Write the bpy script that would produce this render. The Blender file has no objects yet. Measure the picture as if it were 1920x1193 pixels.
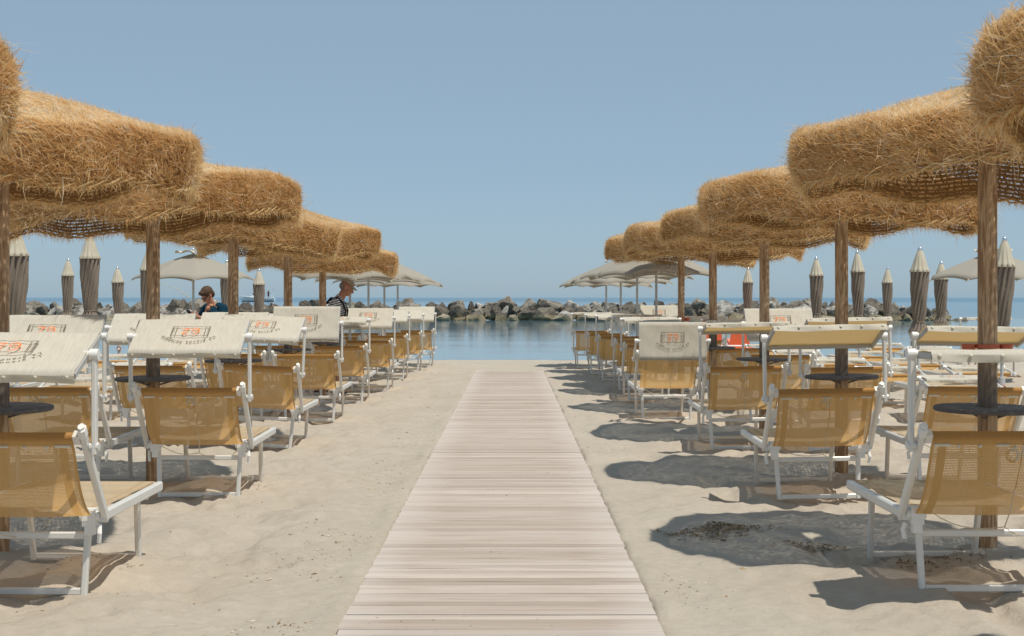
import bpy, bmesh, math, random
import numpy as np
from mathutils import Vector, Matrix

R = math.radians
PI = math.pi
scene = bpy.context.scene
C = scene.collection
random.seed(7)
rng = np.random.default_rng(11)

# ------------------------------------------------------------------ camera, sky, sun, exposure
CAMH = 1.42
cam_d = bpy.data.cameras.new('camera')
cam = bpy.data.objects.new('camera', cam_d)
C.objects.link(cam)
cam.location = (0, 0, CAMH)
cam.rotation_euler = (R(90), 0, 0)
cam_d.sensor_width = 36
cam_d.lens = 50
cam_d.shift_y = -44.5 / 1920
cam_d.clip_start = 0.1
cam_d.clip_end = 60000
cam_d.dof.use_dof = True
cam_d.dof.focus_distance = 13.0
cam_d.dof.aperture_fstop = 13.0
scene.camera = cam

SUN_DIR = Vector((0.69, -0.62, 2.2)).normalized()          # towards the sun
SUN_EL = math.asin(SUN_DIR.z)
SUN_AZ = math.atan2(SUN_DIR.x, SUN_DIR.y)
world = bpy.data.worlds.new('World')
scene.world = world
world.use_nodes = True
wn = world.node_tree
wn.nodes.clear()
w_out = wn.nodes.new('ShaderNodeOutputWorld')
w_bg = wn.nodes.new('ShaderNodeBackground')
w_sky = wn.nodes.new('ShaderNodeTexSky')
w_sky.sky_type = 'NISHITA'
w_sky.sun_disc = False
w_sky.sun_elevation = SUN_EL
w_sky.sun_rotation = SUN_AZ
w_sky.altitude = 0
w_sky.air_density = 0.6
w_sky.dust_density = 0.65
w_sky.ozone_density = 3.0
w_mx = wn.nodes.new('ShaderNodeMix')                         # even summer haze over the whole sky
w_mx.data_type = 'RGBA'
w_mx.inputs[0].default_value = 0.65
w_mx.inputs[7].default_value = (3.25, 4.55, 5.45, 1)
w_bg.inputs['Strength'].default_value = 0.1
wn.links.new(w_sky.outputs[0], w_mx.inputs[6])
wn.links.new(w_mx.outputs[2], w_bg.inputs['Color'])
wn.links.new(w_bg.outputs[0], w_out.inputs['Surface'])

sun_d = bpy.data.lights.new('sun', 'SUN')
sun_d.energy = 3.6
sun_d.angle = R(0.55)
sun_d.color = (1.0, 0.94, 0.83)
sun = bpy.data.objects.new('sun', sun_d)
C.objects.link(sun)
sun.location = (8, -6, 25)
sun.rotation_euler = SUN_DIR.to_track_quat('Z', 'Y').to_euler()

scene.view_settings.view_transform = 'Standard'
scene.view_settings.look = 'None'
scene.view_settings.exposure = 0.1
scene.view_settings.gamma = 1.0
scene.view_settings.use_curve_mapping = False
scene.render.engine = 'CYCLES'
scene.cycles.use_denoising = True
scene.cycles.max_bounces = 8
scene.cycles.transparent_max_bounces = 24
scene.cycles.caustics_reflective = False
scene.cycles.caustics_refractive = False

# ------------------------------------------------------------------ ground shape
SHORE = 36.4
WATER_Z = -0.245
BW_X, BW_W = -0.05, 1.40                                     # boardwalk centre and width


def gz(y):
    """mean height of the beach at distance y"""
    y = np.asarray(y, dtype=float)
    return np.where(y < 35, -0.006 * y, -0.21 - 0.025 * (y - 35))


_tab = np.random.default_rng(5).random((257, 257))


def vnoise(x, y):
    x = np.asarray(x, float); y = np.asarray(y, float)
    xi = np.floor(x).astype(int); yi = np.floor(y).astype(int)
    fx = x - xi; fy = y - yi
    fx = fx * fx * fx * (fx * (fx * 6 - 15) + 10); fy = fy * fy * fy * (fy * (fy * 6 - 15) + 10)
    a = _tab[xi % 256, yi % 256]; b = _tab[(xi + 1) % 256, yi % 256]
    c = _tab[xi % 256, (yi + 1) % 256]; d = _tab[(xi + 1) % 256, (yi + 1) % 256]
    return (a * (1 - fx) + b * fx) * (1 - fy) + (c * (1 - fx) + d * fx) * fy - 0.5


def sand_relief(x, y):
    x = np.asarray(x, float); y = np.asarray(y, float)
    lane = np.clip((np.abs(x - BW_X) - 0.75) / 0.9, 0, 1)      # calmer beside the boardwalk
    amp = 0.25 + 0.75 * lane
    h = amp * (0.062 * vnoise(x * 1.7 + 9, y * 1.5) + 0.050 * vnoise(x * 3.9, y * 3.6 + 3)
               + 0.030 * vnoise(x * 8.1 + 40, y * 7.7) + 0.018 * vnoise(x * 17 + 4, y * 17))
    h += 0.012 * vnoise(x * 0.6, y * 0.6)
    fp = vnoise(x * 3.1 + 71, y * 2.3 + 17)                    # footprints
    h -= amp * 0.05 * np.clip(fp - 0.22, 0, 0.2) / 0.2
    fade = np.clip((SHORE - 0.2 - y) / 2.5, 0.05, 1)
    return h * fade - 0.008


# ------------------------------------------------------------------ object helpers
def tag(o, label=None, cat=None, group=None, kind=None):
    if label: o['label'] = label
    if cat: o['category'] = cat
    if group: o['group'] = group
    if kind: o['kind'] = kind
    return o


def empty(name, loc, rz=0.0):
    o = bpy.data.objects.new(name, None)
    o.empty_display_size = 0.2
    C.objects.link(o)
    o.location = loc
    o.rotation_euler = (0, 0, rz)
    return o


def inst(name, mesh, parent=None, loc=(0, 0, 0), rot=(0, 0, 0), kind=None):
    o = bpy.data.objects.new(name, mesh)
    C.objects.link(o)
    o.parent = parent
    o.location = loc
    o.rotation_euler = rot
    if kind: o['kind'] = kind
    return o


class MB:
    """collects shapes into one mesh"""
    def __init__(self):
        self.v = []; self.f = []; self.m = []; self.uv = []

    def add(self, verts, faces, mat=0, uvs=None):
        b = len(self.v)
        self.v.extend([tuple(p) for p in verts])
        for k, f in enumerate(faces):
            self.f.append(tuple(b + i for i in f)); self.m.append(mat)
            self.uv.append([uvs[i] for i in f] if uvs is not None else [(0, 0)] * len(f))

    def box(self, c, s, mat=0, rot=None):
        c = Vector(c); hx, hy, hz = s[0] / 2, s[1] / 2, s[2] / 2
        ps = [Vector((x, y, z)) for x in (-hx, hx) for y in (-hy, hy) for z in (-hz, hz)]
        if rot is not None: ps = [rot @ p for p in ps]
        self.add([c + p for p in ps], [(0, 1, 3, 2), (4, 6, 7, 5), (0, 4, 5, 1), (2, 3, 7, 6), (0, 2, 6, 4), (1, 5, 7, 3)], mat)

    def beam(self, p0, p1, w, h, mat=0, up=(0, 0, 1), ch=0.22):
        p0 = Vector(p0); p1 = Vector(p1); d = (p1 - p0).normalized()
        up = Vector(up)
        if abs(d.dot(up)) > 0.95: up = Vector((0, 1, 0))
        s = d.cross(up).normalized(); u = s.cross(d).normalized()
        c = min(w, h) * ch; a, b = w / 2, h / 2
        ring = [(a - c, -b), (a, -b + c), (a, b - c), (a - c, b), (-a + c, b), (-a, b - c), (-a, -b + c), (-a + c, -b)]
        vs = [p0 + s * x + u * y for x, y in ring] + [p1 + s * x + u * y for x, y in ring]
        fs = [(i, (i + 1) % 8, 8 + (i + 1) % 8, 8 + i) for i in range(8)] + [tuple(range(7, -1, -1)), tuple(range(8, 16))]
        self.add(vs, fs, mat)

    def tube(self, pts, r, n=6, mat=0, closed=False, caps=True):
        pts = [Vector(p) for p in pts]; k = len(pts)
        rs = r if isinstance(r, (list, tuple)) else [r] * k
        vs = []; ref = None
        for i, p in enumerate(pts):
            a = pts[(i - 1) % k] if (closed or i > 0) else p
            b = pts[(i + 1) % k] if (closed or i < k - 1) else p
            d = (b - a).normalized()
            if ref is None:
                ref = d.orthogonal().normalized()
            ref = (ref - d * ref.dot(d)).normalized()
            s = d.cross(ref)
            for j in range(n):
                t = 2 * PI * j / n
                vs.append(p + (ref * math.cos(t) + s * math.sin(t)) * rs[i])
        fs = []
        for i in range(k if closed else k - 1):
            i2 = (i + 1) % k
            for j in range(n):
                fs.append((i * n + j, i * n + (j + 1) % n, i2 * n + (j + 1) % n, i2 * n + j))
        if caps and not closed:
            fs.append(tuple(range(n - 1, -1, -1))); fs.append(tuple(range((k - 1) * n, k * n)))
        self.add(vs, fs, mat)

    def lathe(self, prof, n=24, mat=0, c=(0, 0, 0), fr=None, cap=True):
        cx, cy, cz = c; vs = []
        for i, (r, z) in enumerate(prof):
            for j in range(n):
                t = 2 * PI * j / n
                rr = fr(r, z, t) if fr else r
                vs.append((cx + rr * math.cos(t), cy + rr * math.sin(t), cz + z))
        fs = []
        for i in range(len(prof) - 1):
            for j in range(n):
                fs.append((i * n + j, i * n + (j + 1) % n, (i + 1) * n + (j + 1) % n, (i + 1) * n + j))
        if cap:
            fs.append(tuple(range(n - 1, -1, -1))); k = len(prof) - 1
            fs.append(tuple(range(k * n, k * n + n)))
        self.add(vs, fs, mat)

    def ell(self, c, r, n=14, mat=0, rot=None):
        c = Vector(c); vs = []; m = max(6, n // 2 + 2)
        for i in range(m + 1):
            a = PI * i / m
            for j in range(n):
                t = 2 * PI * j / n
                p = Vector((r[0] * math.sin(a) * math.cos(t), r[1] * math.sin(a) * math.sin(t), r[2] * math.cos(a)))
                if rot is not None: p = rot @ p
                vs.append(c + p)
        fs = [(i * n + j, (i + 1) * n + j, (i + 1) * n + (j + 1) % n, i * n + (j + 1) % n) for i in range(m) for j in range(n)]
        self.add(vs, fs, mat)

    def cap(self, p0, p1, r0, r1, n=12, mat=0):
        """tapered capsule"""
        p0 = Vector(p0); p1 = Vector(p1); d = (p1 - p0); L = d.length; d.normalize()
        pts = []; rs = []
        for a in (-90, -60, -30, 0):
            pts.append(p0 + d * r0 * math.sin(R(a)) * 0.98); rs.append(max(r0 * math.cos(R(a)), 1e-4))
        for a in (0, 30, 60, 90):
            pts.append(p1 + d * r1 * math.sin(R(a)) * 0.98 + d * 1e-4); rs.append(max(r1 * math.cos(R(a)), 1e-4))
        self.tube(pts, rs, n, mat)

    def mesh(self, name, mats, smooth=False, angle=None):
        me = bpy.data.meshes.new(name)
        me.from_pydata(self.v, [], self.f)
        for m in (mats if isinstance(mats, (list, tuple)) else [mats]): me.materials.append(m)
        me.polygons.foreach_set('material_index', self.m)
        ul = me.uv_layers.new(name='UVMap')
        ul.data.foreach_set('uv', np.array([c for f in self.uv for c in f], dtype=np.float32).ravel())
        if smooth:
            me.polygons.foreach_set('use_smooth', [True] * len(self.f))
            if angle is not None: me.set_sharp_from_angle(angle=R(angle))
        me.update()
        return me


def grid_mesh(name, P, mats, uv=None, smooth=True, closed_u=False):
    """P: (nv, nu, 3) array"""
    nv, nu = P.shape[:2]
    idx = np.arange(nv * nu).reshape(nv, nu)
    if closed_u:
        a = idx[:-1, :]; b = np.roll(idx, -1, 1)[:-1, :]; c = np.roll(idx, -1, 1)[1:, :]; d = idx[1:, :]
    else:
        a = idx[:-1, :-1]; b = idx[:-1, 1:]; c = idx[1:, 1:]; d = idx[1:, :-1]
    F = np.stack([a, b, c, d], -1).reshape(-1, 4)
    return quad_mesh(name, P.reshape(-1, 3), F, mats, None if uv is None else uv.reshape(-1, 2), smooth)


def quad_mesh(name, V, F, mats, uv=None, smooth=True, attr=None):
    me = bpy.data.meshes.new(name)
    me.vertices.add(len(V)); me.vertices.foreach_set('co', np.ascontiguousarray(V, dtype=np.float32).ravel())
    n = len(F); k = F.shape[1]
    me.loops.add(n * k); me.loops.foreach_set('vertex_index', np.ascontiguousarray(F, dtype=np.int32).ravel())
    me.polygons.add(n); me.polygons.foreach_set('loop_start', np.arange(0, n * k, k, dtype=np.int32))
    me.polygons.foreach_set('use_smooth', np.full(n, smooth))
    for m in (mats if isinstance(mats, (list, tuple)) else [mats]): me.materials.append(m)
    if uv is not None:
        ul = me.uv_layers.new(name='UVMap')
        ul.data.foreach_set('uv', np.ascontiguousarray(uv[F.ravel()], dtype=np.float32).ravel())
    if attr is not None:
        at = me.attributes.new('rnd', 'FLOAT', 'POINT')
        at.data.foreach_set('value', np.ascontiguousarray(attr, dtype=np.float32))
    me.update(calc_edges=True)
    me.validate()
    return me


# ------------------------------------------------------------------ materials
class NT:
    def __init__(self, name):
        self.mat = bpy.data.materials.new(name); self.mat.use_nodes = True
        self.t = self.mat.node_tree; self.t.nodes.clear()
        self.out = self.t.nodes.new('ShaderNodeOutputMaterial')

    def n(self, typ, **kw):
        nd = self.t.nodes.new('ShaderNode' + typ)
        for k, v in kw.items():
            if k in nd.inputs: self.set(nd.inputs[k], v)
            else: setattr(nd, k, v)
        return nd

    def set(self, sock, v):
        if isinstance(v, bpy.types.NodeSocket): self.t.links.new(v, sock)
        elif isinstance(v, (tuple, list)) and len(v) == 3 and sock.type == 'RGBA': sock.default_value = (*v, 1)
        else: sock.default_value = v

    def math(self, op, a, b=0.0, clamp=False):
        nd = self.t.nodes.new('ShaderNodeMath'); nd.operation = op; nd.use_clamp = clamp
        self.set(nd.inputs[0], a); self.set(nd.inputs[1], b)
        return nd.outputs[0]

    def coord(self, which='Object', scale=(1, 1, 1), rot=(0, 0, 0), loc=(0, 0, 0)):
        tc = self.t.nodes.new('ShaderNodeTexCoord'); mp = self.t.nodes.new('ShaderNodeMapping')
        self.set(mp.inputs['Scale'], scale); self.set(mp.inputs['Rotation'], rot); self.set(mp.inputs['Location'], loc)
        self.t.links.new(tc.outputs[which], mp.inputs[0])
        return mp.outputs[0]

    def noise(self, vec, scale, detail=3, rough=0.55, dist=0.0):
        nd = self.n('TexNoise', Scale=scale, Detail=detail, Roughness=rough, Distortion=dist)
        if vec is not None: self.t.links.new(vec, nd.inputs['Vector'])
        return nd.outputs[0]

    def ramp(self, fac, stops, interp='LINEAR'):
        nd = self.t.nodes.new('ShaderNodeValToRGB'); nd.color_ramp.interpolation = interp
        els = nd.color_ramp.elements
        while len(els) < len(stops): els.new(0.5)
        for e, (p, c) in zip(els, stops):
            e.position = p
            e.color = (*c, 1) if isinstance(c, (tuple, list)) else (c, c, c, 1)
        self.t.links.new(fac, nd.inputs[0])
        return nd.outputs[0]

    def mix(self, fac, a, b, mode='MIX'):
        nd = self.t.nodes.new('ShaderNodeMix'); nd.data_type = 'RGBA'; nd.blend_type = mode
        self.set(nd.inputs[0], fac); self.set(nd.inputs[6], a); self.set(nd.inputs[7], b)
        return nd.outputs[2]

    def bump(self, h, strength=0.3, dist=0.01):
        return self.n('Bump', Height=h, Strength=strength, Distance=dist).outputs[0]

    def bsdf(self, color, rough=0.8, spec=0.3, metal=0.0, normal=None, **kw):
        b = self.n('BsdfPrincipled')
        self.set(b.inputs['Base Color'], color); self.set(b.inputs['Roughness'], rough)
        self.set(b.inputs['Specular IOR Level'], spec); self.set(b.inputs['Metallic'], metal)
        if normal is not None: self.t.links.new(normal, b.inputs['Normal'])
        for k, v in kw.items(): self.set(b.inputs[k.replace('_', ' ')], v)
        return b.outputs[0]

    def done(self, shader):
        self.t.links.new(shader, self.out.inputs['Surface'])
        return self.mat


def simple(name, col, rough=0.6, spec=0.3, metal=0.0, var=0.12, scale=20.0, bump=0.0):
    m = NT(name)
    n = m.noise(m.coord(), scale, 4)
    c = m.mix(n, tuple(x * (1 - var) for x in col), tuple(min(1, x * (1 + var)) for x in col))
    nm = m.bump(n, bump, 0.005) if bump else None
    return m.done(m.bsdf(c, rough, spec, metal, nm))


def cloth(name, col, trans, k, var=0.15, scale=(18, 18, 18), rough=0.9, bump=0.0):
    """woven cloth: reflects col, lets trans through"""
    m = NT(name)
    n = m.noise(m.coord('Object', scale), 1.0, 4, 0.65)
    c = m.mix(n, tuple(x * (1 - var) for x in col), tuple(min(1, x * (1 + var)) for x in col))
    d = m.n('BsdfDiffuse'); m.set(d.inputs['Color'], c)
    if bump: m.t.links.new(m.bump(n, bump, 0.01), d.inputs['Normal'])
    t = m.n('BsdfTranslucent'); m.set(t.inputs['Color'], trans)
    mx = m.n('MixShader', Fac=k); m.t.links.new(d.outputs[0], mx.inputs[1]); m.t.links.new(t.outputs[0], mx.inputs[2])
    return m.done(mx.outputs[0])


def mat_sand():
    m = NT('sand')
    v = m.coord('Object')
    big = m.noise(v, 0.9, 5, 0.6); mid = m.noise(v, 14, 5, 0.65); fine = m.noise(v, 240, 3, 0.7)
    c = m.ramp(big, [(0.3, (0.425, 0.372, 0.305)), (0.7, (0.50, 0.442, 0.37))])
    c = m.mix(0.35, c, m.ramp(mid, [(0.3, (0.375, 0.325, 0.26)), (0.7, (0.535, 0.475, 0.40))]))
    c = m.mix(m.ramp(fine, [(0.62, 0.0), (0.75, 0.35)]), c, (0.62, 0.57, 0.48))
    c = m.mix(m.ramp(fine, [(0.27, 0.4), (0.38, 0.0)]), c, (0.22, 0.18, 0.12))
    sep = m.n('SeparateXYZ'); m.t.links.new(v, sep.inputs[0])
    wet = m.ramp(m.math('SUBTRACT', sep.outputs[1], 36.0), [(0.0, 0.0), (0.35, 0.55)])      # wet at the water line
    c = m.mix(wet, c, (0.20, 0.165, 0.11))
    h = m.math('ADD', m.math('MULTIPLY', mid, 1.0), m.math('MULTIPLY', fine, 0.25))
    return m.done(m.bsdf(c, 0.95, 0.12, 0, m.bump(h, 0.8, 0.022)))


def mat_plank():
    m = NT('weathered plank')
    oi = m.n('ObjectInfo')
    off = m.n('CombineXYZ'); m.set(off.inputs[1], m.math('MULTIPLY', oi.outputs['Random'], 90.0))
    tc = m.n('TexCoord'); ad = m.n('VectorMath', operation='ADD')
    m.t.links.new(tc.outputs['Object'], ad.inputs[0]); m.t.links.new(off.outputs[0], ad.inputs[1])
    mp = m.n('Mapping'); mp.inputs['Scale'].default_value = (1.6, 55, 55); m.t.links.new(ad.outputs[0], mp.inputs[0])
    g = m.noise(mp.outputs[0], 1.0, 5, 0.65)
    mp2 = m.n('Mapping'); mp2.inputs['Scale'].default_value = (2.2, 6, 6); m.t.links.new(ad.outputs[0], mp2.inputs[0])
    blot = m.noise(mp2.outputs[0], 1.0, 4, 0.6)
    base = m.ramp(oi.outputs['Random'], [(0.0, (0.375, 0.31, 0.262)), (0.3, (0.495, 0.42, 0.368)), (0.55, (0.44, 0.382, 0.34)), (0.8, (0.55, 0.475, 0.42)), (1.0, (0.345, 0.28, 0.23))])
    c = m.mix(m.ramp(g, [(0.34, 0.75), (0.52, 0.0)]), base, (0.30, 0.235, 0.185))
    sep = m.n('SeparateXYZ'); m.t.links.new(tc.outputs['Object'], sep.inputs[0])
    ends = m.ramp(m.math('ADD', m.math('ABSOLUTE', sep.outputs[0]), m.math('MULTIPLY', m.math('SUBTRACT', blot, 0.5), 0.5)), [(0.45, 0.0), (0.76, 0.45)])
    c = m.mix(ends, c, (0.62, 0.575, 0.54))
    c = m.mix(m.ramp(blot, [(0.56, 0.0), (0.75, 0.35)]), c, (0.44, 0.39, 0.30))
    return m.done(m.bsdf(c, 0.85, 0.2, 0, m.bump(g, 0.5, 0.004)))


def mat_alu():
    m = NT('white coated aluminium')
    n = m.noise(m.coord('Object'), 9, 4)
    c = m.mix(n, (0.66, 0.65, 0.61), (0.76, 0.75, 0.72))
    d = m.noise(m.coord('Object'), 45, 3)
    c = m.mix(m.ramp(d, [(0.62, 0.0), (0.8, 0.35)]), c, (0.42, 0.37, 0.29))
    return m.done(m.bsdf(c, 0.38, 0.5, 0.15))


def mat_sling():
    """open mesh weave; UV in metres, u across, v along"""
    m = NT('golden mesh sling')
    tc = m.n('TexCoord'); sep = m.n('SeparateXYZ'); m.t.links.new(tc.outputs['UV'], sep.inputs[0])
    u, v = sep.outputs[0], sep.outputs[1]
    pu = m.math('FRACT', m.math('MULTIPLY', u, 150.0)); pv = m.math('FRACT', m.math('MULTIPLY', v, 110.0))
    hole = m.math('MULTIPLY', m.math('LESS_THAN', pu, 0.41), m.math('LESS_THAN', pv, 0.42))
    au = m.math('ABSOLUTE', u)
    band = m.math('MULTIPLY', m.math('GREATER_THAN', au, 0.262), m.math('LESS_THAN', au, 0.302))
    band = m.math('MAXIMUM', band, m.math('GREATER_THAN', au, 0.325))
    band = m.math('MAXIMUM', band, m.math('LESS_THAN', v, 0.05))
    hole = m.math('MULTIPLY', hole, m.math('SUBTRACT', 1.0, m.math('MULTIPLY', band, 0.93)))
    n = m.noise(m.coord('UV', (60, 14, 1)), 1.0, 4)
    geo = m.n('NewGeometry')                                    # two-sided cloth: cream face, golden back
    col = m.mix(geo.outputs['Backfacing'], m.mix(n, (0.66, 0.59, 0.43), (0.80, 0.73, 0.57)), m.mix(n, (0.60, 0.36, 0.145), (0.72, 0.46, 0.20)))
    tr = m.mix(n, (0.90, 0.53, 0.19), (0.96, 0.61, 0.245))
    dk = m.math('MULTIPLY', band, 0.25)
    col = m.mix(dk, col, (0.30, 0.19, 0.07)); tr = m.mix(dk, tr, (0.45, 0.20, 0.04))
    d = m.n('BsdfDiffuse'); m.set(d.inputs['Color'], col)
    t = m.n('BsdfTranslucent'); m.set(t.inputs['Color'], tr)
    mx = m.n('MixShader', Fac=0.50); m.t.links.new(d.outputs[0], mx.inputs[1]); m.t.links.new(t.outputs[0], mx.inputs[2])
    tp = m.n('BsdfTransparent')
    m2 = m.n('MixShader'); m.set(m2.inputs['Fac'], hole)
    m.t.links.new(mx.outputs[0], m2.inputs[1]); m.t.links.new(tp.outputs[0], m2.inputs[2])
    return m.done(m2.outputs[0])


def mat_shade():
    m = NT('sunshade canvas')
    g = m.noise(m.coord('Object', (210, 9, 1)), 1.0, 4, 0.7)
    g2 = m.noise(m.coord('Object', (30, 3, 1)), 1.0, 3)
    c = m.ramp(g, [(0.3, (0.53, 0.50, 0.42)), (0.5, (0.73, 0.715, 0.64)), (0.7, (0.82, 0.81, 0.74))])
    c = m.mix(0.25, c, m.ramp(g2, [(0.3, (0.66, 0.62, 0.51)), (0.7, (0.82, 0.80, 0.71))]))
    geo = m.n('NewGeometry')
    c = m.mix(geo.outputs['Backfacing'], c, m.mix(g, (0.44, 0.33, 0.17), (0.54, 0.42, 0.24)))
    d = m.n('BsdfDiffuse'); m.set(d.inputs['Color'], c)
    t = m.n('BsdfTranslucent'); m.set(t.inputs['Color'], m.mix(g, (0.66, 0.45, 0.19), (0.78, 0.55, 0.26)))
    mx = m.n('MixShader', Fac=0.36); m.t.links.new(d.outputs[0], mx.inputs[1]); m.t.links.new(t.outputs[0], mx.inputs[2])
    return m.done(mx.outputs[0])


def mat_post():
    m = NT('round timber post')
    v = m.coord('Object', (1, 1, 0.11))
    oi = m.n('ObjectInfo')
    ad = m.n('VectorMath', operation='ADD'); m.t.links.new(v, ad.inputs[0])
    cb = m.n('CombineXYZ'); m.set(cb.inputs[2], m.math('MULTIPLY', oi.outputs['Random'], 7.0)); m.t.links.new(cb.outputs[0], ad.inputs[1])
    w = m.n('TexWave', wave_type='RINGS', rings_direction='Z', Scale=22.0, Distortion=9.0, Detail=2.5)
    w.inputs['Detail Scale'].default_value = 1.6
    m.t.links.new(ad.outputs[0], w.inputs['Vector'])
    f = m.noise(m.coord('Object', (60, 60, 4)), 1.0, 4, 0.7)
    c = m.ramp(w.outputs[0], [(0.1, (0.32, 0.20, 0.112)), (0.5, (0.47, 0.315, 0.19)), (0.9, (0.56, 0.405, 0.26))])
    c = m.mix(m.ramp(f, [(0.35, 0.55), (0.55, 0.0)]), c, (0.24, 0.165, 0.115))
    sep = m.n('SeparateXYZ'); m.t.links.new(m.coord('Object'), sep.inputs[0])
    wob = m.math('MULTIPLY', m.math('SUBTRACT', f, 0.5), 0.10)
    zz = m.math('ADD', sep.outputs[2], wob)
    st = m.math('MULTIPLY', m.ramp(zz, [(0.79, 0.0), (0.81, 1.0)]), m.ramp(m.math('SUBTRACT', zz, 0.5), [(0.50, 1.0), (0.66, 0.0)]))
    c = m.mix(m.math('MULTIPLY', st, 0.75), c, (0.13, 0.108, 0.094))          # dark grey-brown ring above the table
    return m.done(m.bsdf(c, 0.85, 0.2, 0, m.bump(m.math('ADD', f, w.outputs[0]), 0.5, 0.006)))


def mat_straw(name, stops, k=0.3):
    m = NT(name)
    a = m.n('Attribute', attribute_name='rnd')
    c = m.ramp(a.outputs['Fac'], stops)
    big = m.noise(m.coord('Object'), 2.6, 4, 0.6)
    c = m.mix(m.ramp(big, [(0.35, 0.30), (0.6, 0.0)]), c, (0.62, 0.35, 0.125))
    d = m.n('BsdfDiffuse'); m.set(d.inputs['Color'], c)
    t = m.n('BsdfTranslucent'); m.set(t.inputs['Color'], c)
    mx = m.n('MixShader', Fac=k); m.t.links.new(d.outputs[0], mx.inputs[1]); m.t.links.new(t.outputs[0], mx.inputs[2])
    return m.done(mx.outputs[0])


def mat_rock():
    m = NT('boulder')
    oi = m.n('ObjectInfo'); v = m.coord('Object')
    base = m.ramp(oi.outputs['Random'], [(0.0, (0.15, 0.125, 0.098)), (0.22, (0.30, 0.262, 0.21)), (0.45, (0.40, 0.355, 0.29)), (0.58, (0.19, 0.16, 0.125)), (0.70, (0.46, 0.42, 0.355)), (0.82, (0.66, 0.62, 0.56)), (0.95, (0.68, 0.64, 0.58)), (1.0, (0.52, 0.38, 0.28))])
    n1 = m.noise(v, 2.2, 6, 0.7); n2 = m.noise(v, 9, 5, 0.7)
    c = m.mix(m.ramp(n1, [(0.47, 0.0), (0.56, 0.8)]), base, (0.10, 0.085, 0.068))
    c = m.mix(m.ramp(n2, [(0.52, 0.0), (0.62, 0.6)]), c, (0.50, 0.455, 0.385))
    geo = m.n('NewGeometry'); sep = m.n('SeparateXYZ'); m.t.links.new(geo.outputs['Position'], sep.inputs[0])
    z = m.math('ADD', sep.outputs[2], m.math('MULTIPLY', n1, 0.35))
    c = m.mix(m.ramp(z, [(0.18, 0.75), (0.36, 0.0)]), c, (0.40, 0.335, 0.20))         # pale tidal crust
    c = m.mix(m.ramp(m.math('ADD', z, 0.25), [(0.10, 0.9), (0.22, 0.0)]), c, (0.04, 0.035, 0.022))  # black weed at the water line
    return m.done(m.bsdf(c, 0.9, 0.2, 0, m.bump(m.math('ADD', n1, m.math('MULTIPLY', n2, 0.4)), 1.0, 0.30)))


def mat_water():
    m = NT('sea water')
    v = m.coord('Object')
    sep = m.n('SeparateXYZ'); m.t.links.new(v, sep.inputs[0])
    y = sep.outputs[1]
    a = m.noise(m.coord('Object', (0.30, 1.5, 1)), 1.1, 4, 0.6)
    b = m.noise(m.coord('Object', (1.2, 5.0, 1)), 1.2, 3, 0.6)
    lanes = m.noise(m.coord('Object', (0.16, 0.34, 1)), 1.0, 4, 0.6)                   # calm and ruffled patches
    ruffle = m.ramp(lanes, [(0.40, 0.18), (0.58, 1.0)])
    s = m.noise(m.coord('Object', (0.004, 0.03, 1)), 1.0, 3, 0.55)
    out = m.ramp(m.math('DIVIDE', m.math('SUBTRACT', y, 93.0), 60.0), [(0.0, 0.0), (0.12, 1.0)])     # beyond the breakwater
    yy = m.math('ADD', m.math('LOGARITHM', y, 10.0), m.math('MULTIPLY', m.math('SUBTRACT', s, 0.5), 0.10))
    wind = m.ramp(m.math('DIVIDE', yy, 5.0), [(0.40, 0.35), (0.485, 0.30), (0.512, 1.0), (0.56, 0.95), (0.585, 0.12), (0.66, 0.08), (0.685, 0.45), (0.71, 0.05)])   # wind lanes by distance
    h = m.math('ADD', m.math('MULTIPLY', a, 0.9), m.math('MULTIPLY', b, 0.30))
    far = m.noise(m.coord('Object', (0.10, 0.35, 1)), 1.0, 4, 0.6)
    hh = m.math('ADD', m.math('MULTIPLY', m.math('MULTIPLY', h, ruffle), 0.16), m.math('MULTIPLY', m.math('MULTIPLY', far, out), m.math('MULTIPLY', wind, 4.0)))
    nm = m.bump(hh, 0.6, 0.06)
    band = wind
    deep = m.ramp(m.math('DIVIDE', y, 900.0), [(0.042, (0.19, 0.26, 0.29)), (0.095, (0.12, 0.20, 0.25)), (0.16, (0.07, 0.175, 0.26)), (0.6, (0.11, 0.20, 0.27)), (1.0, (0.16, 0.25, 0.31))])
    rough = m.math('ADD', 0.06, m.math('MULTIPLY', out, m.math('MULTIPLY', band, 0.22)))
    return m.done(m.bsdf(deep, rough, 0.5, 0, nm, IOR=1.33))


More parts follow.
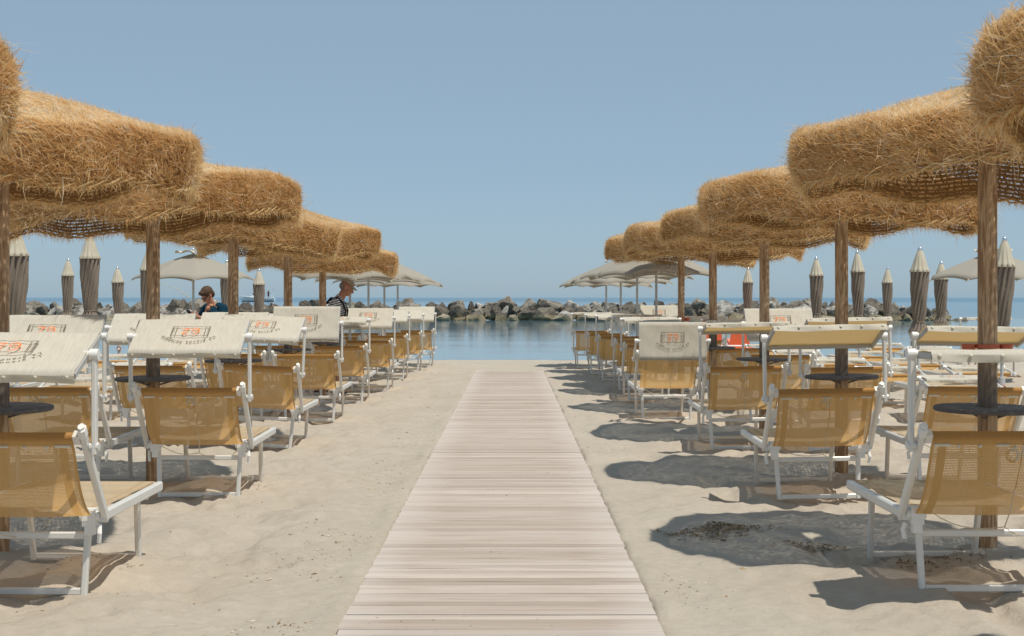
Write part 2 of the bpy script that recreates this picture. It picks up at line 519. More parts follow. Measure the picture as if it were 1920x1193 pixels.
M = dict(
    sand=mat_sand(), plank=mat_plank(), alu=mat_alu(), sling=mat_sling(), shade=mat_shade(), post=mat_post(),
    straw=mat_straw('straw', [(0.0, (0.42, 0.225, 0.085)), (0.25, (0.76, 0.475, 0.20)), (0.6, (0.87, 0.615, 0.31)), (0.85, (0.91, 0.73, 0.46)), (1.0, (0.93, 0.83, 0.66))], 0.52),
    rope=simple('woven straw rope', (0.30, 0.175, 0.07), 0.95, 0.1, 0, 0.4, 30, 0.6),
    braid=simple('pale straw braid', (0.56, 0.385, 0.185), 0.95, 0.1, 0, 0.35, 40, 0.6),
    rock=mat_rock(), water=mat_water(),
    plastic=simple('white plastic', (0.80, 0.79, 0.76), 0.4, 0.5, 0, 0.05, 12),
    grey=simple('grey plastic', (0.42, 0.42, 0.41), 0.5, 0.4, 0, 0.08, 14),
    table=simple('dark weathered board', (0.115, 0.103, 0.097), 0.75, 0.3, 0, 0.35, 26, 0.4),
    cord=simple('cream cord', (0.62, 0.54, 0.40), 0.8, 0.2, 0, 0.1, 20),
    hem=cloth('cream hem', (0.66, 0.62, 0.53), (0.6, 0.5, 0.33), 0.2),
    rivet=simple('cream rivet', (0.66, 0.61, 0.50), 0.45, 0.4, 0, 0.05, 30),
    ink=cloth('brown print', (0.035, 0.023, 0.017), (0.97, 0.95, 0.9), 0.32),
    orange_ink=cloth('orange print', (0.98, 0.22, 0.06), (0.97, 0.75, 0.5), 0.25),
    canvas=cloth('pale parasol canvas', (0.42, 0.39, 0.335), (0.30, 0.25, 0.18), 0.25, 0.06, (3, 3, 3)),
    taupe=cloth('taupe canvas', (0.27, 0.225, 0.185), (0.15, 0.11, 0.08), 0.12, 0.22, (6, 6, 3)),
    cream=cloth('cream canvas', (0.62, 0.565, 0.45), (0.5, 0.4, 0.25), 0.15, 0.12, (12, 12, 6)),
    steel=simple('grey painted steel', (0.50, 0.52, 0.52), 0.4, 0.5, 0.2, 0.06, 8),
    chrome=simple('bright metal', (0.72, 0.73, 0.75), 0.22, 0.5, 0.9, 0.05, 10),
    red=simple('red plastic', (0.50, 0.12, 0.06), 0.45, 0.4, 0, 0.12, 15),
    orange=simple('orange plastic', (0.78, 0.25, 0.125), 0.45, 0.4, 0, 0.1, 3),
    tagred=simple('red brown enamel', (0.30, 0.085, 0.04), 0.5, 0.3, 0, 0.1, 20),
)

# ------------------------------------------------------------------ sand
def seg(a, b, n): return np.linspace(a, b, n, endpoint=False)


xs = np.concatenate([[-400, -200, -100, -60, -40, -25], seg(-16, -6, 70), seg(-6, -4.2, 30), seg(-4.2, -0.85, 105), seg(-0.85, -0.60, 18),
                     seg(-0.60, 0.50, 8), seg(0.50, 0.75, 18), seg(0.75, 4.2, 108), seg(4.2, 6, 30), seg(6, 16, 70), [16, 25, 40, 60, 100, 200, 400]])
t = np.linspace(0, 1, 440)
ynear = 1 / (1 / 5.2 + (1 / 34.0 - 1 / 5.2) * t) * 0.55 + (5.2 + (34.0 - 5.2) * t) * 0.45
ynear[0] = 5.2
ys = np.concatenate([[-60, -30, -10, 0, 2, 3.5], seg(4.4, 5.2, 16), ynear, seg(34.1, 37.4, 60)[0:], [37.5, 38.5, 41, 46]])
GX, GY = np.meshgrid(xs, ys)
Zs = gz(GY) + sand_relief(GX, GY)
ax = np.abs(GX - BW_X)
edge = BW_W / 2 + 0.018 * vnoise(GX * 0 + 3.3, GY * 2.2) + 0.012 * vnoise(GX * 0 + 8, GY * 9)
k = np.clip((edge + 0.03 - ax) / 0.06, 0, 1); k = k * k * (3 - 2 * k)
endf = np.clip((29.6 + 0.9 * vnoise(GX * 1.3, GX * 0 + 2) - GY) / 0.5, 0, 1)
rim = 0.014 * np.exp(-((ax - BW_W / 2 - 0.07) / 0.06) ** 2) * (0.5 + vnoise(GX * 0 + 1, GY * 3)) * (GY < 29.8)
Zs = (Zs + rim) * (1 - k * endf) + (gz(GY) - 0.05) * k * endf
Zs = np.where((k > 0.5) & (endf < 0.5) & (GY < 30.2), np.maximum(Zs, gz(GY) + 0.016), Zs)
# little sand mounds under the loungers and at the feet of the posts
def mound(cx, cy, h, sx, sy):
    global Zs
    Zs += h * np.exp(-((GX - cx) / sx) ** 2 - ((GY - cy) / sy) ** 2) * (0.7 + vnoise(GX * 5, GY * 5 + cy))


for cx, cy in ((2.25, 7.45), (2.2, 10.8), (2.2, 14.3), (1.9, 17.5), (-2.3, 7.4), (-2.3, 10.9)):
    mound(cx, cy, 0.045, 0.30, 0.28)
for cx, cy in ((2.67, 8.02), (2.667, 11.51), (-2.9, 8.05), (-2.836, 11.24)):
    mound(cx, cy, 0.04, 0.22, 0.22)
sand = inst('sand', grid_mesh('sand', np.stack([GX, GY, Zs], -1), M['sand']))
tag(sand, 'pale fine beach sand with footprints and little ridges', None, None, 'structure')

# ------------------------------------------------------------------ sea
wy = np.concatenate([seg(36.0, 100, 14), [100, 140, 200, 400, 1000, 3000, 9000, 25000]])
wx = np.array([-25000, -6000, -1500, -400, -120, -60, -30, -12, 0, 12, 30, 60, 120, 400, 1500, 6000, 25000], float)
WX, WY = np.meshgrid(wx, wy)
sea = inst('sea', grid_mesh('sea', np.stack([WX, WY, np.full_like(WX, WATER_Z)], -1), M['water']))
tag(sea, 'calm blue sea with a still pool inside the breakwater', None, None, 'structure')

# ------------------------------------------------------------------ boardwalk: one object per plank
bw = empty('boardwalk', (BW_X, 17, float(gz(17))))
tag(bw, 'pale wooden boardwalk of cross planks running down to the sea', None, None, 'structure')
pm = []
for kq in range(8):
    b = MB(); n = 5; L = BW_W + random.uniform(-0.007, 0.007); w = 0.087; th = 0.026
    vs = []
    for i in range(n):
        x = -L / 2 + L * i / (n - 1); bow = random.uniform(-0.0014, 0.0014)
        for (yy, zz) in ((-w / 2, -th / 2), (-w / 2, th / 2 - 0.004), (-w / 2 + 0.005, th / 2), (w / 2 - 0.005, th / 2), (w / 2, th / 2 - 0.004), (w / 2, -th / 2)):
            vs.append((x, yy + bow, zz + bow * 0.8))
    fs = [(i * 6 + j, (i + 1) * 6 + j, (i + 1) * 6 + (j + 1) % 6, i * 6 + (j + 1) % 6) for i in range(n - 1) for j in range(6)]
    fs += [tuple(range(5, -1, -1)), tuple((n - 1) * 6 + j for j in range(6))]
    b.add(vs, fs); pm.append(b.mesh('plank', M['plank']))
y = 4.3; kq = 0
while y < 29.9:
    p = 0.0935 if y > 5 else 0.0935
    o = inst('plank', pm[random.randrange(8)], bw, (random.uniform(-0.003, 0.003), y - 17, float(gz(y) - gz(17)) + 0.001 + random.uniform(-0.0025, 0.0025)),
             (random.uniform(-0.045, 0.045), 0, random.uniform(-0.0018, 0.0018)))
    if random.random() < 0.5: o.rotation_euler[2] += PI
    y += p + (random.random() < 0.16) * random.uniform(0.001, 0.005); kq += 1

# ------------------------------------------------------------------ breakwater: one object per boulder
brk = empty('breakwater', (-4, 92, WATER_Z))
tag(brk, 'long low breakwater of heaped grey and white boulders across the bay', 'breakwater')
rm = []
for q in range(14):
    r_ = random.Random(100 + q)
    bmh = bmesh.new()
    for _ in range(11):
        z = r_.uniform(-1, 1); a = r_.uniform(0, 2 * PI); s = math.sqrt(1 - z * z)
        bmh.verts.new((s * math.cos(a), s * math.sin(a), z))
    res = bmesh.ops.convex_hull(bmh, input=bmh.verts)
    bmesh.ops.delete(bmh, geom=[g for g in res['geom_interior'] if isinstance(g, bmesh.types.BMVert)], context='VERTS')
    bmesh.ops.bevel(bmh, geom=bmh.edges[:], offset=0.045, segments=1, affect='EDGES', profile=0.6, clamp_overlap=True)
    bmesh.ops.triangulate(bmh, faces=bmh.faces[:])
    bmesh.ops.subdivide_edges(bmh, edges=[e for e in bmh.edges if e.calc_length() > 0.35], cuts=2, use_grid_fill=True)
    for v in bmh.verts:
        n_ = float(vnoise(v.co.x * 2.3 + q * 7, v.co.y * 2.3 + v.co.z * 3.1)) * 0.16 + float(vnoise(v.co.x * 6 + q, v.co.z * 6 + v.co.y * 5)) * 0.07
        v.co *= 1 + n_ * 1.25
    me = bpy.data.meshes.new('boulder'); bmh.to_mesh(me); bmh.free(); me.materials.append(M['rock'])
    me.polygons.foreach_set('use_smooth', [True] * len(me.polygons)); me.set_sharp_from_angle(angle=R(24))
    rm.append(me)


def boulder(x, y, z, sx, sy, sz):
    inst('boulder', random.choice(rm), brk, (x + 4, y - 92, z - WATER_Z), (random.uniform(-0.5, 0.5), random.uniform(-0.5, 0.5), random.uniform(0, 6.28))).scale = (sx, sy, sz)


nb = 0
for (yy, zz, size, dx) in ((90.6, -0.22, 0.72, 1.03), (91.4, 0.12, 0.76, 1.04), (92.3, 0.50, 0.66, 0.98), (93.4, 0.30, 0.80, 1.6)):
    x = -40.0
    while x < 28.2:
        e = 1.0 if x < 25 else max(0.5, (29.2 - x) / 4.2)
        s = size * random.choice((0.72, 0.85, 1.0, 1.0, 1.15, 1.3)) * e
        if nb < 298:
            boulder(x, yy + random.uniform(-0.5, 0.5), zz * e + random.uniform(-0.14, 0.12) + 0.05 * (s - size), s * random.uniform(0.9, 1.25), s * random.uniform(0.8, 1.1), s * random.uniform(0.72, 0.98))
            nb += 1
        x += dx * s / size * random.uniform(0.85, 1.2)
b = MB(); rr_ = random.Random(12)
for _ in range(190):
    me = rm[rr_.randrange(14)]; sc_ = rr_.uniform(0.28, 0.48); mt = Matrix.Rotation(rr_.uniform(0, 6), 3, 'Z') @ Matrix.Rotation(rr_.uniform(-1, 1), 3, 'X')
    x0 = rr_.uniform(-41, 27.5); o0 = Vector((x0 + 4, rr_.uniform(91.0, 93.0) - 92, rr_.uniform(-0.15, 0.45) - WATER_Z))
    b.add([o0 + (mt @ v.co) * sc_ for v in me.vertices], [tuple(p.vertices) for p in me.polygons])
inst('rubble_core', b.mesh('rubble_core', M['rock'], True, 24), brk, kind='stuff')
print('boulders', nb)
for x, yy, s in ((28.2, 90.5, 0.35), (28.8, 90.6, 0.28)):
    boulder(x, yy, -0.26, s, s, s * 0.6)


# ------------------------------------------------------------------ straw parasols
PROF = np.array([(1.10, 0.0), (1.122, 0.08), (1.13, 0.17), (1.125, 0.245), (1.10, 0.288), (1.05, 0.312), (0.93, 0.343), (0.62, 0.425), (0.32, 0.507), (0.04, 0.585)])
_ds = np.hypot(*np.diff(PROF, axis=0).T); SCUM = np.concatenate([[0], np.cumsum(_ds)]); STOT = SCUM[-1]


def canopy_surface(s, th, seed):
    """point, normal, up-along-profile and tangent of the drum shaped canopy"""
    s = np.clip(s, 0, STOT - 1e-4)
    i = np.clip(np.searchsorted(SCUM, s, 'right') - 1, 0, len(_ds) - 1)
    f = (s - SCUM[i]) / _ds[i]
    a = PROF[i]; b = PROF[i + 1]
    r = a[:, 0] * (1 - f) + b[:, 0] * f; z = a[:, 1] * (1 - f) + b[:, 1] * f
    d = (b - a) / _ds[i][:, None]
    # soften slope between profile pieces
    j = np.clip(i + np.where(f > 0.5, 1, -1), 0, len(_ds) - 1)
    d2 = (PROF[j + 1] - PROF[j]) / _ds[j][:, None]
    wgt = np.abs(f - 0.5)[:, None]
    d = d * (1 - wgt) + d2 * wgt
    d /= np.linalg.norm(d, axis=1)[:, None]
    ph = (th + PI / 8) % (PI / 4) - PI / 8
    poly = np.cos(PI / 8) / np.cos(ph) * 1.03
    rr = r * (0.45 + 0.55 * poly) * (1 + 0.035 * vnoise(th * 3 / PI * 2 + seed * 9.1, s * 2.5 + seed))
    drop = np.clip(1 - s / 0.75, 0, 1)
    sag = 0.12 * vnoise(np.cos(th) * 1.5 + seed * 5.3 + 20, np.sin(th) * 1.5 + seed + 20) - 0.026 * np.cos(8 * th + PI)
    zz = z + sag * drop + 0.03 * vnoise(np.cos(th) * 2.2 * r + seed * 3 + 10, np.sin(th) * 2.2 * r + 10)
    c, sn = np.cos(th), np.sin(th)
    P = np.stack([rr * c, rr * sn, zz], -1)
    up = np.stack([d[:, 0] * c, d[:, 0] * sn, d[:, 1]], -1)
    tan = np.stack([-sn, c, np.zeros_like(c)], -1)
    nor = np.cross(tan, up)
    return P, nor, up, tan


def thatch_mesh(seed, n):
    g = np.random.default_rng(seed)
    def ribbons(s, th, L, wid, dirw, curl, droop, lift=0.0):
        P, N, U, T = canopy_surface(s, th, seed)
        a, b, c = dirw
        d = T * a[:, None] + U * b[:, None] + N * c[:, None]
        d /= np.linalg.norm(d, axis=1)[:, None]
        rv = g.normal(size=d.shape)
        side = np.cross(d, N + 0.55 * rv); side /= np.linalg.norm(side, axis=1)[:, None]
        p0 = P + N * lift
        bend = rv * curl[:, None] + np.array([0, 0, -1.0]) * droop[:, None]
        p1 = p0 + d * (L * 0.5)[:, None]
        d2 = d + bend; d2 /= np.linalg.norm(d2, axis=1)[:, None]
        p2 = p1 + d2 * (L * 0.5)[:, None]
        w = wid[:, None] / 2
        V = np.stack([p0 - side * w, p0 + side * w, p1 - side * w * 0.9, p1 + side * w * 0.9, p2 - side * w * 0.35, p2 + side * w * 0.35], 1)
        return V
    # s proportional to area
    ss = np.linspace(0, STOT - 0.02, 400)
    rr = np.interp(ss, SCUM, PROF[:, 0]); rr[ss < 0.5] *= 1.55
    cdf = np.cumsum(rr); cdf /= cdf[-1]
    s = np.interp(g.random(n), cdf, ss); s = np.round(s / 0.034) * 0.034 + g.normal(0, 0.006, n)    # straw is tied row by row
    s = np.clip(s, 0.004, STOT - 0.03)
    th = g.random(n) * 2 * PI
    clump = vnoise(th * 14 + seed * 3, s * 22 + seed)
    cl2 = vnoise(th * 5 + 50, s * 8 + seed * 2)
    a = -0.70 + 1.0 * cl2 + 0.35 * g.normal(size=n)
    b = 0.55 + 0.6 * clump + 0.35 * g.normal(size=n)
    top = np.clip((s - 0.31) / 0.15, 0, 1)
    c = 0.08 + 0.14 * np.abs(g.normal(size=n)) + 0.05 * top
    L = g.uniform(0.035, 0.085, n) * (1 - 0.2 * top); wid = g.uniform(0.0022, 0.0042, n)
    V1 = ribbons(s, th, L, wid, (a, b, c), np.full(n, 0.25), g.uniform(0.0, 0.3, n))
    # long loose curling straws, mostly on the side and along the bottom edge
    m = n // 64
    s2 = np.abs(g.normal(0, 0.16, m)); th2 = g.random(m) * 2 * PI
    V2 = ribbons(s2, th2, g.uniform(0.08, 0.18, m), g.uniform(0.0020, 0.0032, m), (g.normal(size=m) * 0.9, g.normal(size=m) * 0.7 + 0.1, np.full(m, 0.45)), np.full(m, 0.6), g.uniform(0.2, 1.1, m))
    # short ragged ends hanging below the rim
    m3 = n // 22
    s3 = g.uniform(0, 0.02, m3); th3 = g.random(m3) * 2 * PI
    V3 = ribbons(s3, th3, g.uniform(0.02, 0.075, m3), g.uniform(0.0015, 0.003, m3), (g.normal(size=m3) * 0.7, -np.abs(g.normal(size=m3)) * 0.8 - 0.1, np.full(m3, 0.4)), np.full(m3, 0.35), g.uniform(0.1, 0.8, m3))
    V = np.concatenate([V1, V2, V3]); k = len(V)
    rnd = np.concatenate([np.clip(g.random(n) * 0.78 + 0.40 * clump + 0.08 + 0.30 * np.clip((s - 0.23) / 0.12, 0, 1), 0, 1.0), g.uniform(0.55, 1.0, m), g.uniform(0.2, 0.9, m3)])
    base = (np.arange(k) * 6)[:, None]
    F = np.concatenate([base + np.array([0, 1, 3, 2]), base + np.array([2, 3, 5, 4])])
    return quad_mesh('thatch', V.reshape(-1, 3), F, M['straw'], None, False, np.repeat(rnd, 6))


def mat_mesh(seed):
    """the woven rope rows under the straw, with gaps between the rows"""
    g = np.random.default_rng(seed + 50)
    rows = np.concatenate([np.arange(0.03, 0.40, 0.027), np.arange(0.41, STOT - 0.03, 0.0285)])
    nu, ns = 96, 5
    Vs, Fs = [], []; off = 0
    th = np.linspace(0, 2 * PI, nu, endpoint=False)
    for rI, s in enumerate(rows):
        P, N, U, T = canopy_surface(np.full(nu, s), th, seed)
        P = P - N * 0.012 + U * (0.004 * vnoise(th * 9, np.full(nu, s * 40)))[:, None]
        rad = (0.0088 if s < 0.40 else 0.0092) + 0.002 * np.sin(th * 48 + rI * 2.1)
        ring = np.stack([P + (N * math.cos(2 * PI * j / ns) + U * math.sin(2 * PI * j / ns)) * rad[:, None] for j in range(ns)], 1)
        Vs.append(ring.reshape(-1, 3))
        idx = np.arange(nu * ns).reshape(nu, ns) + off
        F = np.stack([idx, np.roll(idx, -1, 1), np.roll(np.roll(idx, -1, 1), -1, 0), np.roll(idx, -1, 0)], -1).reshape(-1, 4)
        Fs.append(F); off += nu * ns
    # slanting ties between rows
    for rI in range(len(rows) - 1):
        nt = 150 if rows[rI] < 0.41 else 90
        th = np.arange(nt) * 2 * PI / nt + g.normal(0, 0.008, nt)
        A = canopy_surface(np.full(nt, rows[rI]), th, seed); B = canopy_surface(np.full(nt, rows[rI + 1]), th + 0.012, seed)
        w = 0.0052
        V = np.stack([A[0] - A[3] * w, A[0] + A[3] * w, B[0] + B[3] * w, B[0] - B[3] * w], 1) - A[1][:, None, :] * 0.013
        Vs.append(V.reshape(-1, 3)); Fs.append((np.arange(nt) * 4)[:, None] + np.array([0, 1, 2, 3]) + off); off += nt * 4
    return quad_mesh('woven_mat', np.concatenate(Vs), np.concatenate(Fs), M['rope'], None, False)


def braid_mesh(seed):
    nu, ns = 260, 6
    th = np.linspace(0, 2 * PI, nu, endpoint=False)
    Vs, Fs = [], []
    for q in range(2):
        P, N, U, T = canopy_surface(np.full(nu, 0.012), th, seed)
        ph = th * 36 + q * PI
        P = P + N * (0.002 + 0.010 * np.cos(ph))[:, None] + U * (0.012 * np.sin(ph) + 0.012 * vnoise(th * 10, th * 2 + seed))[:, None]
        ring = np.stack([P + (N * math.cos(2 * PI * j / ns) + U * math.sin(2 * PI * j / ns)) * (0.0062 + 0.0035 * vnoise(th * 12 + q * 9, th * 3))[:, None] for j in range(ns)], 1)
        idx = np.arange(nu * ns).reshape(nu, ns) + q * nu * ns
        Vs.append(ring.reshape(-1, 3))
        Fs.append(np.stack([idx, np.roll(idx, -1, 1), np.roll(np.roll(idx, -1, 1), -1, 0), np.roll(idx, -1, 0)], -1).reshape(-1, 4))
    return quad_mesh('braided_rim', np.concatenate(Vs), np.concatenate(Fs), M['braid'], None, True)


NVAR = 4
TH = [thatch_mesh(3 + 4 * q, 72000 if q < 2 else 48000) for q in range(NVAR)]
WM = [mat_mesh(3 + 4 * q) for q in range(NVAR)]
BR = [braid_mesh(3 + 4 * q) for q in range(NVAR)]
b = MB(); rz = random.Random(4)
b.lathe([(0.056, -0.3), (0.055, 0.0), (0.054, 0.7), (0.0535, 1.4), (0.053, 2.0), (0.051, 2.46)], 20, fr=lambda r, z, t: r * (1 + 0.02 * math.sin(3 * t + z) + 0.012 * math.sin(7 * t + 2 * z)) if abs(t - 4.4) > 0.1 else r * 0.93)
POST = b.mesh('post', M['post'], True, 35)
b = MB(); b.lathe([(0.06, 0.0), (0.287, 0.0), (0.293, 0.004), (0.295, 0.013), (0.293, 0.022), (0.287, 0.026), (0.06, 0.026)], 56, cap=False)
TABLE = b.mesh('table_top', M['table'], True, 35)
b = MB()
b.beam((0.05, 0, -0.035), (0.16, 0, -0.004), 0.02, 0.012)
BRACK = b.mesh('table_bracket', M['table'])
b = MB(); b.lathe([(0.057, 0.0), (0.068, 0.0), (0.068, 0.022), (0.057, 0.022)], 20, cap=False)
for sx in (-1, 1): b.lathe([(0.030, -0.035), (0.040, 0.022), (0.036, 0.022), (0.027, -0.025)], 14, c=(sx * 0.105, 0, 0), cap=False); b.lathe([(0.001, -0.034), (0.03, -0.034)], 14, c=(sx * 0.105, 0, 0), cap=False)
ASH_POST = b.mesh('ashtray', M['red'], True, 40)


def straw_parasol(x, y, var, rot, dz, tilt, label, scale=1.0, table=True):
    t_ = empty('straw_parasol', (x, y, float(gz(y))))
    tag(t_, label, 'straw parasol', 'straw parasols along the boardwalk')
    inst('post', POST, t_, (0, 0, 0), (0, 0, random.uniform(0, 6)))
    zc = 2.055 + dz
    rt = (Matrix.Rotation(tilt[0], 3, 'X') @ Matrix.Rotation(tilt[1], 3, 'Y') @ Matrix.Rotation(rot, 3, 'Z')).to_euler()
    th = inst('thatch', TH[var], t_, (0, 0, zc), rt, 'stuff'); th.scale = (scale,) * 3
    wm = inst('woven_mat', WM[var], t_, (0, 0, zc), rt, 'stuff'); wm.scale = (scale,) * 3
    br = inst('braided_rim', BR[var], t_, (0, 0, zc), rt); br.scale = (scale,) * 3
    tb = inst('table_top', TABLE, t_, (0, 0, 0.808), (random.uniform(-0.012, 0.012), random.uniform(-0.012, 0.012), 0))
    for a in (0, 2.1, 4.2): inst('table_bracket', BRACK, tb, (0, 0, 0), (0, 0, a))
    inst('ashtray', ASH_POST, t_, (0, 0, 1.165), (0, 0, random.uniform(-0.4, 0.4)))
    return t_


ORD = ['nearest', 'second', 'third', 'fourth', 'fifth', 'sixth', 'seventh', 'eighth', 'ninth', 'tenth']
SP = [
    (2.60, 4.25, 0, 0.3, -0.10, (0.0, 0.02), 'cut-off straw parasol overhanging the upper right corner', 1.02),
    (2.68, 8.02, 1, 2.1, 0.02, (0.0, 0.0), 'large straw parasol with round dark table beside the near right loungers', 0.98),
    (2.667, 11.51, 0, 1.5, -0.03, (0.0, 0.02), 'straw parasol over the lounger with tilted golden sunshade, right of the boardwalk', 1.03),
    (2.67, 15.05, 2, 0.6, 0.0, (0.0, 0.03), 'straw parasol beside the hanging vertical sunshade, third post from the right', 0.97),
    (2.67, 18.9, 3, 4.1, 0.0, (0.0, 0.03), 'straw parasol between third and last of the right-hand straw row', 1.04),
    (2.67, 22.45, 2, 2.9, 0.02, (0.0, 0.03), 'last straw parasol before the pale canvas ones, right of the boardwalk', 1.05),
    (-2.88, 4.7, 1, 4.0, -0.04, (0.0, 0.0), 'cut-off straw parasol at the left picture edge, only its rim showing', 1.02),
    (-2.90, 8.05, 1, 0.2, 0.0, (0.0, 0.0), 'large straw parasol at the far left with post at the picture edge', 1.0),
    (-2.836, 11.24, 0, 5.2, -0.04, (0.0, -0.045), 'straw parasol whose post rises behind a printed cream sunshade, left side', 1.02),
    (-2.88, 14.70, 2, 3.3, -0.05, (0.0, 0.075), 'straw parasol with deep sagging woven rim, beside the woman in teal', 0.97),
    (-2.85, 18.1, 3, 1.9, -0.02, (0.0, 0.02), 'straw parasol between the woman in teal and the man in stripes', 1.04),
    (-2.85, 21.4, 2, 0.9, -0.16, (0.0, 0.05), 'low drooping straw parasol beside the man in the striped shirt', 1.0),
]
for a in SP:
    straw_parasol(a[0], a[1], a[2], a[3], a[4], a[5], a[6], a[7])

# ------------------------------------------------------------------ sun loungers
def stroke(b, pts, w, mat, closed=False, z=0.0):
    """flat ribbon in the xy plane"""
    k = len(pts); vs = []
    for i in range(k):
        p = Vector(pts[i]); a = Vector(pts[(i - 1) % k] if (closed or i) else pts[i]); c = Vector(pts[(i + 1) % k] if (closed or i < k - 1) else pts[i])
        d = (c - a).normalized(); n = Vector((-d.y, d.x)); ww = w[i] if isinstance(w, list) else w
        vs += [(p.x - n.x * ww / 2, p.y - n.y * ww / 2, z), (p.x + n.x * ww / 2, p.y + n.y * ww / 2, z)]
    m = k if closed else k - 1
    b.add(vs, [(2 * i, (2 * i + 2) % (2 * k), (2 * i + 3) % (2 * k), 2 * i + 1) for i in range(m)], mat)


def text_glyph(ch, size):
    cu = bpy.data.curves.new('t', 'FONT'); cu.body = ch; cu.size = size; cu.offset = 0.0011; cu.shear = 0.18; cu.align_x = 'CENTER'; cu.resolution_u = 3
    o = bpy.data.objects.new('t', cu); C.objects.link(o)
    dg = bpy.context.evaluated_depsgraph_get(); dg.update()
    me = bpy.data.meshes.new_from_object(o.evaluated_get(dg))
    vs = [v.co.copy() for v in me.vertices]; fs = [tuple(p.vertices) for p in me.polygons]
    bpy.data.objects.remove(o); bpy.data.curves.remove(cu); bpy.data.meshes.remove(me)
    return vs, fs


def emblem_mesh():
    """printed frame, figures and arched line; built upright, then turned round to be read from the seat"""
    b = MB(); rr = random.Random(3)
    FW, FH = 0.205, 0.118
    for yy in (FH / 2, -FH / 2):
        stroke(b, [(-FW / 2 - 0.03 + i * (FW + 0.06) / 16, yy + 0.0035 * math.sin(i * 1.25 + yy * 30)) for i in range(17)], [0.0042 + 0.0022 * abs(math.sin(i * 2.1)) for i in range(17)], 0)
    for sx in (-1, 1):
        stroke(b, [(sx * FW / 2, -FH / 2 + 0.006), (sx * (FW / 2 + 0.001), 0), (sx * FW / 2, FH / 2 - 0.006)], 0.0048, 0)
        x0 = sx * (FW / 2 + 0.031)
        stroke(b, [(x0, -FH / 2), (x0, FH / 2)], 0.0036, 0)
        n = 8
        for i in range(n):
            y0 = -FH / 2 + FH * i / n; w = 0.015 + 0.007 * rr.random()
            b.add([(x0, y0, 0), (x0 - sx * w, y0 + FH / n * 0.45, 0), (x0, y0 + FH / n * 0.9, 0)], [(0, 1, 2)], 0)
    for _ in range(26):
        x, y = rr.uniform(-FW / 2 + 0.01, FW / 2 - 0.01), rr.uniform(-FH / 2 + 0.01, FH / 2 - 0.01); s = 0.0016
        b.add([(x - s, y, 0), (x, y - s, 0), (x + s, y, 0), (x, y + s, 0)], [(0, 1, 2, 3)], 0)
    # the 6: a long hook running into a spiral
    pts = [(-0.002, 0.040), (-0.016, 0.036), (-0.030, 0.024), (-0.039, 0.006), (-0.040, -0.012), (-0.033, -0.028), (-0.018, -0.036), (-0.003, -0.031), (0.005, -0.018), (0.003, -0.003), (-0.008, 0.006), (-0.020, 0.003), (-0.026, -0.009), (-0.020, -0.019), (-0.011, -0.017), (-0.009, -0.010)]
    stroke(b, [(x * 1.15 - 0.014, y * 1.12) for x, y in pts], [0.0046 + 0.0058 * math.sin(PI * min(1, i / 9)) for i in range(16)], 1)
    # the 2: curl, neck, long foot
    pts = [(0.022, 0.018), (0.018, 0.026), (0.023, 0.036), (0.036, 0.037), (0.045, 0.028), (0.044, 0.016), (0.034, 0.000), (0.020, -0.016), (0.010, -0.030)]
    stroke(b, [(x * 1.15, y * 1.12) for x, y in pts], [0.004, 0.005, 0.006, 0.008, 0.0095, 0.0095, 0.009, 0.008, 0.006], 1)
    stroke(b, [(0.007, -0.035), (0.025, -0.0325), (0.046, -0.038), (0.068, -0.034)], [0.007, 0.0095, 0.0095, 0.004], 1)
    stroke(b, [(0.020, 0.014), (0.026, 0.010), (0.031, 0.016), (0.026, 0.021)], 0.004, 1, True)
    # arched line of lettering above the frame
    txt = 'La grande Spiaggia'; rad = 0.262; cy = 0.132 - rad
    wd = {'i': 0.0135, ' ': 0.017, 'L': 0.027, 'S': 0.027, 'r': 0.019}
    adv = [wd.get(c, 0.0248) for c in txt]; tot = sum(adv); p = -tot / 2
    for ch, w_ in zip(txt, adv):
        a = (p + w_ / 2) / rad; p += w_
        if ch == ' ': continue
        vs, fs = text_glyph(ch, 0.037)
        ca, sa = math.cos(-a), math.sin(-a)
        b.add([(ca * v.x - sa * v.y + rad * math.sin(a), sa * v.x + ca * v.y + cy + rad * math.cos(a), 0) for v in vs], fs, 0)
    b.v = [(-x, -y + 0.040, z) for x, y, z in b.v]              # turned to face the person lying down
    return b.mesh('emblem', [M['ink'], M['orange_ink']])


